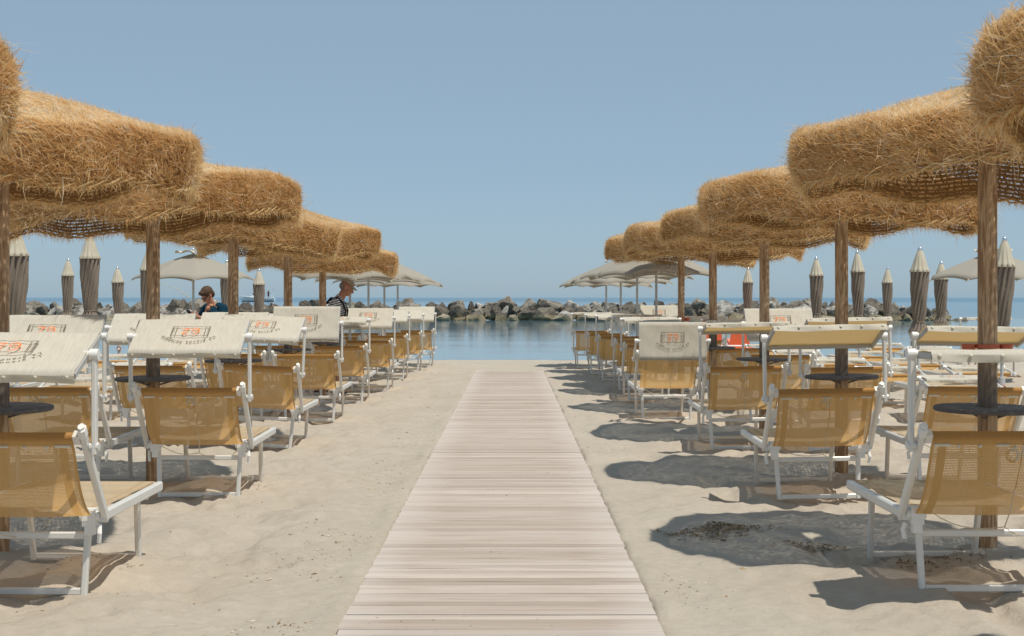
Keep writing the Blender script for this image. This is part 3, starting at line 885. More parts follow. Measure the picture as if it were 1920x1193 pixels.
def build_lounger_meshes():
    D = {}
    b = MB()
    for s in (-1, 1): b.beam((s * 0.368, -0.01, 0.38), (s * 0.368, 1.075, 0.385), 0.036, 0.052)
    b.beam((-0.35, 1.058, 0.385), (0.35, 1.058, 0.385), 0.034, 0.045)
    D['frame'] = b.mesh('frame', M['alu'], True, 30)
    b = MB(); P = []; UV = []
    for i in range(13):
        v = 1.02 * i / 12
        P.append([(u, 0.045 + v, 0.412 - 0.030 * math.sin(PI * i / 12) * (1 - (u / 0.36) ** 2) + 0.0 * u) for u in np.linspace(-0.345, 0.345, 9)]); UV.append([(u, v + 0.06) for u in np.linspace(-0.345, 0.345, 9)])
    D['seat'] = grid_mesh('seat', np.array(P), M['sling'], np.array(UV))
    b = MB()
    for s in (-1, 1): b.beam((s * 0.300, 0.03, 0.355), (s * 0.285, 0.0, 0.0), 0.030, 0.036, up=(0, 1, 0))
    b.beam((-0.27, 0.0, 0.017), (0.27, 0.0, 0.017), 0.024, 0.034); b.beam((-0.285, 0.024, 0.285), (0.285, 0.024, 0.285), 0.024, 0.034)
    D['leg_near'] = b.mesh('leg_frame', M['alu'], True, 30)
    b = MB()
    for s in (-1, 1): b.beam((s * 0.300, 0.86, 0.36), (s * 0.290, 0.93, 0.0), 0.030, 0.036, up=(0, 1, 0))
    b.beam((-0.275, 0.93, 0.017), (0.275, 0.93, 0.017), 0.024, 0.034); b.beam((-0.36, 0.865, 0.352), (0.36, 0.865, 0.352), 0.026, 0.026)
    D['leg_far'] = b.mesh('leg_frame', M['alu'], True, 30)
    b = MB()
    b.box((0, 0, 0), (0.062, 0.06, 0.085)); b.box((0.0, 0.005, -0.06), (0.046, 0.045, 0.05)); b.tube([(-0.045, 0, 0.005), (0.05, 0, 0.005)], 0.024, 10); b.box((0.02, -0.032, 0.02), (0.03, 0.012, 0.035))
    b.tube([(0.048, -0.005, -0.035), (0.056, -0.03, -0.075), (0.05, -0.02, -0.12)], 0.012, 6)
    D['joint'] = b.mesh('hinge_block', M['plastic'], True, 30)
    # backrest, built upright with its hinge at the origin
    b = MB()
    for s in (-1, 1): b.beam((s * 0.384, 0, -0.045), (s * 0.384, 0, 0.535), 0.030, 0.046, up=(0, 1, 0))
    b.tube([(-0.38, 0, 0.505), (0.38, 0, 0.505)], 0.0175, 10)
    for s in (-1, 1): b.box((s * 0.354, 0, 0.502), (0.032, 0.044, 0.05), 0)
    D['back_frame'] = b.mesh('backrest_frame', M['alu'], True, 30)
    b = MB()
    b.beam((0, 0, 0.515), (0, 0, 0.560), 0.036, 0.052, up=(0, 1, 0)); b.beam((0, 0, 0.560), (0, 0, 0.574), 0.030, 0.040, up=(0, 1, 0), ch=0.4)
    D['cap'] = b.mesh('end_cap', M['plastic'], True, 30)
    P = []; UV = []
    nu = 11; us = np.linspace(-0.338, 0.338, nu)
    wrap = [(0.0, 0.527), (0.017, 0.520), (0.0215, 0.505), (0.017, 0.490)]
    for i, (yy, zz) in enumerate(wrap[:1]): pass
    path = [(0.017, 0.487), (0.0215, 0.505), (0.012, 0.5235), (0.0, 0.527), (-0.014, 0.522), (-0.0215, 0.505), (-0.020, 0.488), (-0.019, 0.46), (-0.020, 0.44)]
    for i in range(1, 11):
        f = i / 10
        path.append((-0.020 - 0.055 * math.sin(PI * f * 0.92) * (0.6 + 0.4 * f), 0.44 - 0.425 * f))
    acc = 0; vcur = -0.06
    for i, (yy, zz) in enumerate(path):
        if i: acc += math.hypot(yy - path[i - 1][0], zz - path[i - 1][1])
        P.append([(u * (1 - 0.02 * i / len(path)), yy - 0.012 * (1 - (abs(u) / 0.338) ** 2) * (i > 8), zz) for u in us]); UV.append([(u, acc - 0.075) for u in us])
    D['back_sling'] = grid_mesh('backrest', np.array(P), M['sling'], np.array(UV))
    b = MB()
    for x in (-0.205, -0.105, 0.105, 0.205): b.ell((x, -0.026, 0.462), (0.010, 0.006, 0.010), 8)
    for s in (-1, 1): b.box((s * 0.285, -0.024, 0.468), (0.075, 0.007, 0.014))
    b.box((0.0, -0.026, 0.468), (0.06, 0.008, 0.010))
    D['rivets'] = b.mesh('rivets', M['rivet'], True, 40)
    b = MB(); b.tube([(0.026 * math.cos(a), -0.03 + 0.004 * math.sin(a), 0.405 + 0.034 * math.sin(a)) for a in np.linspace(0, 2 * PI, 14, endpoint=False)], 0.0055, 6, closed=True)
    b.tube([(0, -0.028, 0.465), (0.004, -0.031, 0.44)], 0.006, 6)
    D['ring'] = b.mesh('pull_ring', M['cord'], True)
    b = MB()
    b.tube([(0.03, -0.026, 0.46), (0.036, -0.050, 0.33), (0.030, -0.086, 0.16), (0.032, -0.092, 0.07), (0.02, -0.11, 0.0)], 0.0030, 5)
    b.tube([(0.02, -0.11, 0.0)] + [(-0.34 + 0.36 * (1 - i / 8), -0.11 + 0.13 * i / 8, -0.0 - 0.065 * math.sin(PI * i / 8)) for i in range(1, 9)], 0.0026, 5)
    b.tube([(0.02, -0.11, 0.0)] + [(0.02 + 0.32 * i / 8, -0.11 + 0.13 * i / 8, -0.12 * math.sin(PI * i / 8)) for i in range(1, 9)], 0.0026, 5)
    D['cord'] = b.mesh('cord', M['cord'], True)
    # sunshade arms: from the pivot on the backrest (origin) upwards
    b = MB(); b.beam((0, 0, -0.03), (0, 0, 0.445), 0.024, 0.038, up=(0, 1, 0)); b.tube([(-0.022, 0, 0.0), (0.022, 0, 0.0)], 0.02, 10)
    D['arm'] = b.mesh('shade_arm', M['alu'], True, 30)
    b = MB(); b.tube([(-0.022, 0, 0), (0.018, 0, 0)], 0.027, 12); b.tube([(-0.05, 0, 0), (-0.02, 0, 0)], 0.019, 10)
    D['knob'] = b.mesh('pivot_knob', M['plastic'], True, 40)
    # sunshade panel, pivot in its middle
    nx, ny = 15, 12; P = []
    for j in range(ny + 1):
        yy = -0.208 + 0.416 * j / ny
        P.append([(x, yy, 0.017 - 0.012 * math.sin(PI * j / ny) * (1 - (x / 0.4) ** 2) + 0.002 * math.sin(x * 21 + j)) for x in np.linspace(-0.392, 0.392, nx)])
    P = [[(x, y_ - 0.0 , z - 0.020 - 0.004 * math.sin(x * 14)) for x, y_, z in P[0]]] + P + [[(x, y_, z - 0.030) for x, y_, z in P[-1]]]
    P[0] = [(x, -0.222, z) for x, y_, z in P[0]]; P[-1] = [(x, 0.222, z) for x, y_, z in P[-1]]
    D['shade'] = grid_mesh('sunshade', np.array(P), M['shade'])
    P = []
    for z_, y_ in ((0.004, -0.2235), (-0.014, -0.2265), (-0.032, -0.226)):
        P.append([(x, y_ + 0.004 * math.sin(x * 17 + z_ * 60), z_ + 0.003 * math.sin(x * 11)) for x in np.linspace(-0.394, 0.394, 24)])
    D['hem'] = grid_mesh('hem', np.array(P), M['hem'])
    b = MB()
    for x in (-0.36, -0.216, -0.072, 0.072, 0.216, 0.36): b.ell((x, -0.229, -0.004), (0.010, 0.006, 0.010), 8)
    D['studs'] = b.mesh('hem_studs', M['rivet'], True)
    b = MB()
    for s in (-1, 1): b.beam((s * 0.385, -0.21, -0.006), (s * 0.385, 0.21, -0.006), 0.020, 0.032)
    for yy in (-0.205, 0.205): b.beam((-0.375, yy, -0.004), (0.375, yy, -0.004), 0.022, 0.024)
    D['shade_frame'] = b.mesh('shade_frame', M['grey'], True, 30)
    D['emblem'] = emblem_mesh()
    return D


LM = build_lounger_meshes()
GROUP_L = 'sun loungers set out in rows on the sand'


def lounger(x, y, label, tilt=30, yaw=0.0, roll=0.0, rec=38, arm=0, dz=0.0, ring=0.0, group=GROUP_L):
    """x: middle, y: near legs. tilt: sunshade, + shows the printed top. rec: recline from upright. arm: shade arm angle from upright"""
    t_ = empty('sun_lounger', (x, y, float(gz(y)) + dz))
    t_.rotation_euler = (0, R(roll), R(yaw))
    tag(t_, label, 'sun lounger', group)
    fr = inst('frame', LM['frame'], t_)
    inst('seat', LM['seat'], t_)
    inst('leg_frame', LM['leg_near'], t_); inst('leg_frame', LM['leg_far'], t_)
    for s in (-1, 1): inst('hinge_block', LM['joint'], fr, (s * 0.315, 0.0, 0.378), (0, 0, 0 if s > 0 else PI))
    bk = inst('backrest_frame', LM['back_frame'], t_, (0, 0, 0.40), (R(rec), 0, 0))
    for s in (-1, 1): inst('end_cap', LM['cap'], bk, (s * 0.384, 0, 0))
    sl = inst('backrest', LM['back_sling'], t_, (0, 0, 0.40), (R(rec), 0, 0))
    inst('rivets', LM['rivets'], sl, kind='stuff')
    if rec < 70:
        rg = inst('pull_ring', LM['ring'], sl, (ring, -0.004, 0), (0, 0, random.uniform(-0.5, 0.5)))
        inst('cord', LM['cord'], sl, (ring, 0, 0))
    a = R(rec); q = 0.445
    py, pz = -math.sin(a) * q, 0.40 + math.cos(a) * q
    aa = R(arm)
    ey, ez = py - math.sin(aa) * 0.43, pz + math.cos(aa) * 0.43
    for s in (-1, 1):
        am = inst('shade_arm', LM['arm'], t_, (s * 0.423, py, pz), (aa, 0, 0))
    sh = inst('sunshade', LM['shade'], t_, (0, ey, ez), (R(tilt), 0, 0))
    inst('hem', LM['hem'], sh); inst('hem_studs', LM['studs'], sh, kind='stuff'); inst('shade_frame', LM['shade_frame'], sh)
    if tilt >= 0: inst('emblem', LM['emblem'], sh, (0, 0, 0.0215))
    for s in (-1, 1): inst('pivot_knob', LM['knob'], sh, (s * 0.425, 0, 0), (0, 0, 0 if s > 0 else PI))
    return t_


# inner row left of the boardwalk
for a in [
    dict(x=-2.366, y=6.92, tilt=24, yaw=-1, label='cream lounger with printed sunshade, cut by the left picture edge, nearest of all', ring=-0.18),
    dict(x=-2.29, y=10.4, tilt=31, yaw=0, label='lounger with printed 62 sunshade in front of the second straw parasol post, left', arm=2, ring=0.0),
    dict(x=-2.47, y=14.0, tilt=30, yaw=-1, roll=2.6, label='lounger leaning slightly to the right on the sand, third beside the boardwalk, left', ring=-0.12),
    dict(x=-2.43, y=17.06, tilt=66, yaw=0, label='left lounger whose printed sunshade stands steeply upright, fourth beside the boardwalk', ring=0.0),
    dict(x=-2.41, y=20.1, tilt=8, yaw=0, label='left lounger with nearly flat white-lit sunshade, beside the man in stripes', ring=0.25),
    dict(x=-2.295, y=22.95, tilt=43, yaw=0, label='left lounger with raised printed sunshade, right below the striped man', ring=0.0),
    dict(x=-2.30, y=26.3, tilt=27, yaw=0, label='left lounger with half tilted sunshade, third from the water', ring=0.0),
    dict(x=-2.215, y=29.1, tilt=24, yaw=0, label='left lounger with half tilted sunshade, second from the water', ring=0.0),
    dict(x=-2.10, y=31.5, tilt=44, yaw=0, label='left lounger nearest the water, cream sunshade raised against the sea', ring=0.0),
    # outer row left
    dict(x=-3.34, y=10.45, tilt=42, yaw=0, label='outer left lounger with printed sunshade behind the nearest one', ring=-0.05),
    dict(x=-3.47, y=13.95, tilt=36, yaw=0, label='outer left lounger partly hidden behind a dark round table and post', ring=0.0),
    dict(x=-3.30, y=17.1, tilt=33, yaw=0, label='outer left lounger in front of the woman in teal', ring=0.0),
    dict(x=-3.27, y=20.3, tilt=20, yaw=0, label='outer left lounger just behind the woman in teal, sunshade low', ring=0.0),
    dict(x=-3.27, y=22.9, tilt=48, yaw=0, label='outer left lounger with raised sunshade behind the striped man\'s parasol post', ring=0.0),
    dict(x=-3.05, y=25.2, tilt=10, yaw=0, label='outer left lounger beside the first grey parasol pole with red ashtrays', ring=0.0),
    dict(x=-3.0, y=28.6, tilt=12, yaw=0, label='outer left lounger beside the third grey parasol pole, near the water', ring=0.0),
    # inner row right
    dict(x=2.30, y=6.99, tilt=-1, yaw=1, label='cream lounger at the lower right corner, sunshade seen edge-on', ring=0.07),
    dict(x=2.22, y=10.3, tilt=-21, yaw=0, roll=-1, label='right lounger with golden underside of its tilted sunshade showing, in front of second post', ring=0.0),
    dict(x=2.23, y=13.8, tilt=-12, yaw=0, roll=-1, label='right lounger with slightly tilted shade, between hanging shade and second straw post', ring=-0.02),
    dict(x=1.876, y=17.25, tilt=84, yaw=0, arm=58, label='right lounger with printed 62 sunshade hanging straight down behind its backrest', ring=0.0),
    dict(x=2.0, y=20.8, tilt=5, yaw=0, label='right lounger mostly hidden behind the hanging vertical sunshade', ring=0.0),
    dict(x=2.04, y=23.2, tilt=9, yaw=0, label='right lounger, first one visible left of the hanging sunshade', ring=0.0),
    dict(x=1.94, y=25.9, tilt=9, yaw=0, label='right lounger with flat white sunshade, third from the water', ring=0.0),
    dict(x=1.87, y=28.3, tilt=4, yaw=0, label='right lounger with flat white sunshade, second from the water', ring=0.0),
    dict(x=1.72, y=31.0, tilt=-6, yaw=0, label='right lounger nearest the water, flat sunshade with golden underside', ring=0.0),
    # outer row right
    dict(x=3.30, y=10.5, tilt=-17, yaw=0, roll=0.8, label='outer right lounger behind the nearest straw parasol post and its round table', ring=0.02),
    dict(x=3.15, y=13.65, tilt=-26, yaw=0, roll=-1, label='outer right lounger with golden shade behind the second straw post', ring=0.0),
    dict(x=3.10, y=16.75, tilt=52, yaw=0, label='outer right lounger with printed cream sunshade facing us beside a straw post', ring=0.0),
    dict(x=2.95, y=19.2, tilt=2, yaw=0, label='outer right lounger seen between two straw posts in front of the orange boat', ring=0.0),
    dict(x=3.0, y=23.0, tilt=3, yaw=0, label='outer right lounger with flat sunshade behind the fourth straw post', ring=0.0),
    dict(x=3.1, y=30.2, tilt=58, yaw=0, label='outer right lounger near the water with raised printed sunshade among grey poles', ring=0.0),
]:
    lounger(**a)

# flat loungers further out on both sides
FL = [
    (-5.15, 17.2, 0, 'flat white lounger in the left gap, nearest one seen beyond the printed sunshade'),
    (-6.4, 17.2, 0, 'flat white lounger at the far left, outer one of the nearest pair'),
    (-5.35, 20.6, 0, 'flat white lounger in the left gap, second one back'),
    (-6.6, 20.6, 0, 'flat white lounger far left, beside the tall folded parasol'),
    (-5.35, 24.0, 0, 'flat white lounger in the left gap, third one back'),
    (-6.7, 24.0, 0, 'flat white lounger far left, beneath the open pale parasol\'s left side'),
    (-5.4, 27.6, 0, 'flat white lounger left, behind the woman in teal'),
    (5.30, 17.1, 0, 'flat white lounger at right, nearest one behind the round table'),
    (5.25, 20.0, 0, 'flat white lounger right, beside the red-ringed pole nearest us'),
    (6.55, 20.2, 0, 'flat white lounger right, behind the big straw post'),
    (5.30, 23.2, 0, 'flat white lounger right, behind the second straw post'),
    (6.55, 23.4, 0, 'flat white lounger right, beside the tallest folded parasol'),
    (5.30, 26.6, 0, 'flat white lounger right, beside the middle red-ringed pole'),
    (6.55, 26.7, 0, 'flat white lounger right, near the water under the golden shade'),
    (5.35, 30.0, 0, 'flat white lounger right, beside the short bare pole socket'),
    (8.15, 24.9, 1, 'lounger at the far right with raised backrest and its sunshade folded, near the water'),
    (8.20, 28.0, 0, 'flat white lounger far right, under the folded parasol beside the rocks\' end'),
    (9.45, 27.6, 0, 'flat white lounger far right, behind the straw post, near the water'),
    (8.25, 31.8, 0, 'flat white lounger far right, closest to the water'),
]
for x, y, up, lb in FL:
    if up: lounger(x, y, lb, tilt=-4, rec=45, arm=0, yaw=3)
    else: lounger(x, y, lb, tilt=random.uniform(-3, 4), rec=random.uniform(84, 89), arm=random.choice((-78, -80, -76)), yaw=random.uniform(-2, 2), group='flat loungers out at the sides')

# ------------------------------------------------------------------ folded canvas parasols
def pleat(np_, amp, tw, sh=1.0):
    def f(r, z, t):
        a = np_ * (t + tw * z)
        return r * (1 + amp * (abs(math.cos(a / 2)) * 2 - 1.2) + 0.05 * math.sin(3 * t + 9 * z) + 0.03 * math.sin(a * 2 + 17 * z))
    return f


FM = []
for q in range(4):
    tw = (-1.5, -1.9, -1.2, -1.7)[q]; ph = q * 0.7
    b = MB()
    prof = [(0.112, 1.865), (0.116, 1.82), (0.112, 1.72), (0.105, 1.60), (0.100, 1.48), (0.093, 1.36), (0.086, 1.26), (0.076, 1.17), (0.068, 1.115), (0.070, 1.09), (0.092, 1.04), (0.118, 0.985), (0.126, 0.955)]
    dense = []
    for i in range(len(prof) - 1):
        for k2 in range(4):
            f = k2 / 4; dense.append((prof[i][0] * (1 - f) + prof[i + 1][0] * f, prof[i][1] * (1 - f) + prof[i + 1][1] * f))
    dense.append(prof[-1])
    b.lathe(dense, 96, fr=pleat(11 + q % 2, 0.20, tw), cap=False)
    fold = b.mesh('canopy', M['taupe'], True)
    b = MB(); b.lathe([(0.128, 0.958), (0.116, 0.93), (0.100, 0.895), (0.094, 0.862), (0.070, 0.858)], 96, fr=lambda r, z, t: pleat(11 + q % 2, 0.17, tw + 4.0)(r, z, t), cap=False)
    frill = b.mesh('hem_frill', M['cream'], True)
    b = MB(); b.lathe([(0.034, 2.15), (0.055, 2.10), (0.080, 2.02), (0.100, 1.94), (0.117, 1.885), (0.136, 1.845), (0.132, 1.835), (0.110, 1.85)], 96,
                      fr=lambda r, z, t: r * (1 + (2.15 - z) * 0.55 * (abs(math.cos(5.5 * (t + ph + 0.5 * z))) - 0.6)), cap=False)
    vent = b.mesh('vent_cap', M['cream'], True)
    b = MB(); b.lathe([(0.034, 2.145), (0.036, 2.165), (0.030, 2.19), (0.016, 2.207), (0.002, 2.212)], 16)
    fin = b.mesh('finial', M['chrome'], True)
    b = MB(); b.tube([(0.074 * math.cos(a), 0.074 * math.sin(a), 1.105 + 0.006 * math.sin(2 * a)) for a in np.linspace(0, 2 * PI, 20, endpoint=False)], 0.008, 6, closed=True)
    b.tube([(0.07, -0.03, 1.105), (0.085, -0.05, 1.06), (0.08, -0.05, 0.99)], 0.006, 5)
    tie = b.mesh('tie_strap', M['taupe'], True)
    FM.append((fold, frill, vent, fin, tie))
b = MB(); b.lathe([(0.020, 0.3), (0.020, 2.14)], 12); PARPOLE = b.mesh('pole', M['steel'], True, 40)
b = MB(); b.lathe([(0.043, -0.2), (0.043, 0.50), (0.039, 0.51), (0.022, 0.515)], 16); SLEEVE = b.mesh('base_sleeve', M['grey'], True, 40)
b = MB()
b.tube([(0.040 * math.cos(a), -0.050, 0.36 + 0.046 * math.sin(a)) for a in np.linspace(0, 2 * PI, 18, endpoint=False)], 0.011, 6, closed=True)
TAG = b.mesh('tag_ring', M['tagred'], True)
b = MB(); b.lathe([(0.001, 0), (0.034, 0.0), (0.034, 0.008), (0.001, 0.008)], 16); b.v = [(x, -0.046 - z, 0.36 + y) for x, y, z in b.v]; TAGD = b.mesh('tag_disc', M['plastic'])
b = MB()
for sx in (-1, 1):
    b.lathe([(0.025, -0.035), (0.038, 0.03), (0.034, 0.03), (0.022, -0.03)], 12, c=(sx * 0.078, 0, 0), cap=False); b.lathe([(0.001, -0.033), (0.025, -0.033)], 12, c=(sx * 0.078, 0, 0), cap=False)
b.lathe([(0.024, -0.01), (0.034, -0.01), (0.034, 0.01), (0.024, 0.01)], 12, cap=False); b.box((0, -0.02, 0.0), (0.10, 0.012, 0.014))
ASH_POLE = b.mesh('ashtray', M['red'], True, 40)
GROUP_F = 'folded taupe parasols'


def folded(x, y, q, dz, label, ash=False, rot=0.0):
    t_ = empty('folded_parasol', (x, y, float(gz(min(y, 36))) ))
    t_.rotation_euler = (random.uniform(-0.02, 0.02), random.uniform(-0.03, 0.03), rot)
    tag(t_, label, 'folded parasol', GROUP_F)
    girth = random.uniform(0.88, 1.08)
    up = empty('up', (0, 0, 0)); bpy.data.objects.remove(up)
    for nm, me in zip(('canopy', 'hem_frill', 'vent_cap', 'finial', 'tie_strap'), FM[q]):
        inst(nm, me, t_, (0, 0, dz)).scale = (girth, girth, 1)
    inst('pole', PARPOLE, t_, (0, 0, dz))
    inst('base_sleeve', SLEEVE, t_, (0, 0, 0))
    tg = inst('tag_ring', TAG, t_, (0, 0, 0), (0, 0, -rot)); inst('tag_disc', TAGD, tg)
    if ash: inst('ashtray', ASH_POLE, t_, (0, 0, 0.78), (0, 0, 0.3))


folded(-5.53, 15.9, 0, 0.10, 'tall folded taupe parasol beside the left picture edge, biggest on the left', rot=0.4)
folded(-5.94, 20.0, 1, 0.20, 'folded taupe parasol with silver tip, standing highest in the left gap', rot=1.4)
folded(-9.4, 30.0, 2, 0.15, 'small folded parasol between the two tallest ones at left', rot=2.0)
folded(-9.1, 33.0, 3, 0.05, 'small folded parasol, right-hand one of the two small ones at left', rot=0.9)
folded(-6.45, 25.0, 2, 0.15, 'folded parasol half hidden behind the second left straw post', rot=2.9)
folded(-6.05, 30.0, 0, 0.12, 'folded parasol under the open pale one, behind the woman in teal', rot=3.6)
folded(-5.87, 33.0, 1, 0.0, 'folded twisted parasol right of the woman in teal, before the white boat', rot=2.2)
folded(5.62, 34.0, 3, 0.06, 'folded parasol between the straw posts right of the hanging sunshade', rot=1.1)
folded(5.90, 27.5, 0, 0.10, 'folded parasol left of the second right straw post, silver tip showing', rot=0.2, ash=True)
folded(5.90, 24.1, 1, 0.10, 'folded parasol just right of the second right straw post', rot=2.5)
folded(8.70, 33.0, 2, 0.04, 'smallest folded parasol at right, before the rocks', rot=1.7)
folded(5.90, 20.7, 3, 0.03, 'biggest folded parasol at right, cream frill hanging low over the water', rot=0.6)
folded(8.65, 28.7, 1, 0.05, 'folded crumpled parasol touching the tip of the open pale one, right', rot=3.1, ash=True)
folded(5.98, 17.4, 0, 0.02, 'folded parasol hidden behind the nearest right straw post', rot=1.9)
t_ = empty('parasol_socket', (5.9, 31.2, float(gz(31.2))))
tag(t_, 'short bare grey parasol socket with a red-ringed white tag', 'parasol socket')
inst('base_sleeve', SLEEVE, t_); tg = inst('tag_ring', TAG, t_); inst('tag_disc', TAGD, tg)

# ------------------------------------------------------------------ open canvas parasols
def open_meshes(Rr, rise):
    n = 8; per = 10; nr = 12
    P = []
    for j in range(nr + 1):
        f = j / nr; row = []
        for i in range(n * per):
            t = 2 * PI * i / (n * per); ph = (i % per) / per - 0.5
            sag = (0.25 - ph * ph) * 4                                     # 1 in mid panel, 0 on the rib
            chord = math.cos(PI / n) / math.cos(ph * 2 * PI / n)
            r = Rr * f * (1 - (1 - chord) * 1.0 - 0.020 * sag * f * f)
            z = rise * (1 - f ** 1.18) - 0.02 * sag * f * (1 - f) * 2 + 0.045 * f ** 5 * (1 - sag) * -1 + 0.008 * sag * f ** 3
            row.append((r * math.cos(t), r * math.sin(t), z))
        P.append(row)
    P.append([(x * 1.004, y * 1.004, z - 0.035) for x, y, z in P[-1]])
    can = grid_mesh('canopy', np.array(P), M['canvas'], closed_u=True)
    b = MB()
    for i in range(n):
        t = 2 * PI * (i + 0.0) / n + PI / n * 0
        c, s = math.cos(t), math.sin(t)
        pts = []
        for j in range(7):
            f = j / 6; pts.append((Rr * f * 0.995 * c, Rr * f * 0.995 * s, rise * (1 - f ** 1.18) - 0.045 * f ** 5 - 0.022))
        b.tube(pts + [(Rr * 1.035 * c, Rr * 1.035 * s, pts[-1][2] - 0.03)], 0.007, 5)
        b.tube([(0.03 * c, 0.03 * s, rise - 0.42), (Rr * 0.45 * c, Rr * 0.45 * s, rise * (1 - 0.45 ** 1.18) - 0.03)], 0.006, 5)
    b.tube([(0, 0, rise - 0.46), (0, 0, rise - 0.38)], 0.035, 10)
    ribs = b.mesh('rib_frame', M['cream'], True, 40)
    P = []
    for j in range(6):
        f = j / 5; row = []
        for i in range(n * 8):
            t = 2 * PI * i / (n * 8); ph = (i % 8) / 8 - 0.5; sag = (0.25 - ph * ph) * 4
            r = 0.04 + 0.30 * f; row.append((r * math.cos(t), r * math.sin(t), rise + 0.06 - 0.055 * f + 0.055 * sag * f * f))
        P.append(row)
    vent = grid_mesh('vent_cap', np.array(P), M['cream'], closed_u=True)
    return can, ribs, vent


OM = open_meshes(1.13, 0.43)
b = MB(); b.lathe([(0.022, -0.2), (0.022, 2.0)], 12); OPOLE = b.mesh('pole', M['steel'], True, 40)
b = MB(); b.lathe([(0.02, 0), (0.022, 0.03), (0.012, 0.06), (0.001, 0.065)], 12); OFIN = b.mesh('finial', M['chrome'], True)


def open_parasol(x, y, rim, label, rot=0.0, vent=True, ash=True, group='open pale parasols nearest the water', sc=1.0):
    g0 = float(gz(y)); t_ = empty('open_parasol', (x, y, g0)); t_.rotation_euler = (0, 0, rot)
    tag(t_, label, 'parasol', group)
    h = rim - g0
    for nm, me in (('canopy', OM[0]), ('rib_frame', OM[1])): inst(nm, me, t_, (0, 0, h)).scale = (sc, sc, 1)
    if vent: inst('vent_cap', OM[2], t_, (0, 0, h))
    inst('finial', OFIN, t_, (0, 0, h + 0.47))
    p = inst('pole', OPOLE, t_); p.scale = (1, 1, (h + 0.44) / 2.0)
    if ash: inst('ashtray', ASH_POLE, t_, (0, 0, 0.74 - (-g0 - 0.14)), (0, 0, -rot + random.uniform(-0.3, 0.3)))


open_parasol(-2.74, 24.05, 1.74, 'open pale parasol above the striped man, farthest left of the pole row', 0.2, False, sc=0.95)
open_parasol(-2.74, 27.15, 1.74, 'open pale parasol second from the striped man', 0.5, False, sc=0.95)
open_parasol(-2.67, 29.75, 1.72, 'open pale parasol third from the striped man', 0.1, False, sc=0.95)
open_parasol(-2.60, 32.35, 1.66, 'open pale parasol nearest the water, left of the boardwalk', 0.35, False, sc=0.95)
open_parasol(2.47, 24.35, 1.79, 'open pale parasol nearest the straw posts, right of the boardwalk', 0.3, False, sc=0.95)
open_parasol(2.34, 26.6, 1.77, 'open pale parasol second from the straw posts, right side', 0.1, False, sc=0.95)
open_parasol(2.226, 29.1, 1.70, 'open pale parasol third from the straw posts, right side', 0.45, False, sc=0.95)
open_parasol(2.11, 31.85, 1.65, 'open pale parasol nearest the water, right of the boardwalk', 0.2, False, sc=0.95)
open_parasol(-6.05, 27.0, 1.76, 'lone open pale parasol with frilled cap behind the left straw posts', 0.25, True, False, 'lone open parasols')
open_parasol(8.80, 26.0, 1.76, 'lone open pale parasol with frilled cap at the right picture edge', 0.1, True, False, 'lone open parasols', 1.04)

# ------------------------------------------------------------------ people
def remesh(o, vox, smooth=4):
    m = o.modifiers.new('skin', 'REMESH'); m.mode = 'VOXEL'; m.voxel_size = vox; m.use_smooth_shade = True
    s = o.modifiers.new('soft', 'SMOOTH'); s.iterations = smooth; s.factor = 0.5
    return o


def mat_stripes():
    m = NT('striped shirt')
    v = m.coord('Object'); sep = m.n('SeparateXYZ'); m.t.links.new(v, sep.inputs[0])
    w = m.noise(m.coord('Object', (5, 5, 3)), 1.0, 3)
    z = m.math('ADD', m.math('SUBTRACT', sep.outputs[2], m.math('MULTIPLY', sep.outputs[0], 0.25)), m.math('MULTIPLY', w, 0.03))
    st = m.math('GREATER_THAN', m.math('FRACT', m.math('MULTIPLY', z, 29.0)), 0.55)
    c = m.mix(st, (0.62, 0.62, 0.64), (0.022, 0.024, 0.032))
    return m.done(m.bsdf(c, 0.9, 0.1))


M.update(skin=simple('sunned skin', (0.46, 0.22, 0.145), 0.55, 0.35, 0, 0.14, 22), stripes=mat_stripes(),
         hair=simple('short brown hair', (0.085, 0.048, 0.026), 0.7, 0.3, 0, 0.5, 60, 0.6), greyhair=simple('grey hair', (0.22, 0.18, 0.155), 0.7, 0.2, 0, 0.3, 60, 0.5),
         teal=simple('dark teal cotton', (0.008, 0.040, 0.066), 0.9, 0.1, 0, 0.3, 8), dark=simple('dark cloth', (0.03, 0.033, 0.042), 0.9, 0.1, 0, 0.3, 9),
         black=simple('black webbing', (0.014, 0.014, 0.016), 0.7, 0.2, 0, 0.2, 20), tweed=simple('beige cap', (0.29, 0.245, 0.175), 0.95, 0.1, 0, 0.25, 60, 0.4),
         gold=simple('gold', (0.75, 0.52, 0.18), 0.3, 0.5, 0.9, 0.05, 10), eye=simple('eye white', (0.6, 0.58, 0.55), 0.3, 0.5), iris=simple('dark iris', (0.03, 0.02, 0.015), 0.2, 0.5),
         glass=simple('dark lens', (0.012, 0.010, 0.012), 0.12, 0.6), lip=simple('lips', (0.33, 0.12, 0.09), 0.5, 0.3), shorts=simple('grey shorts', (0.16, 0.16, 0.17), 0.9, 0.1, 0, 0.2, 10))


def rotm(ax, ang): return Matrix.Rotation(ang, 3, ax)


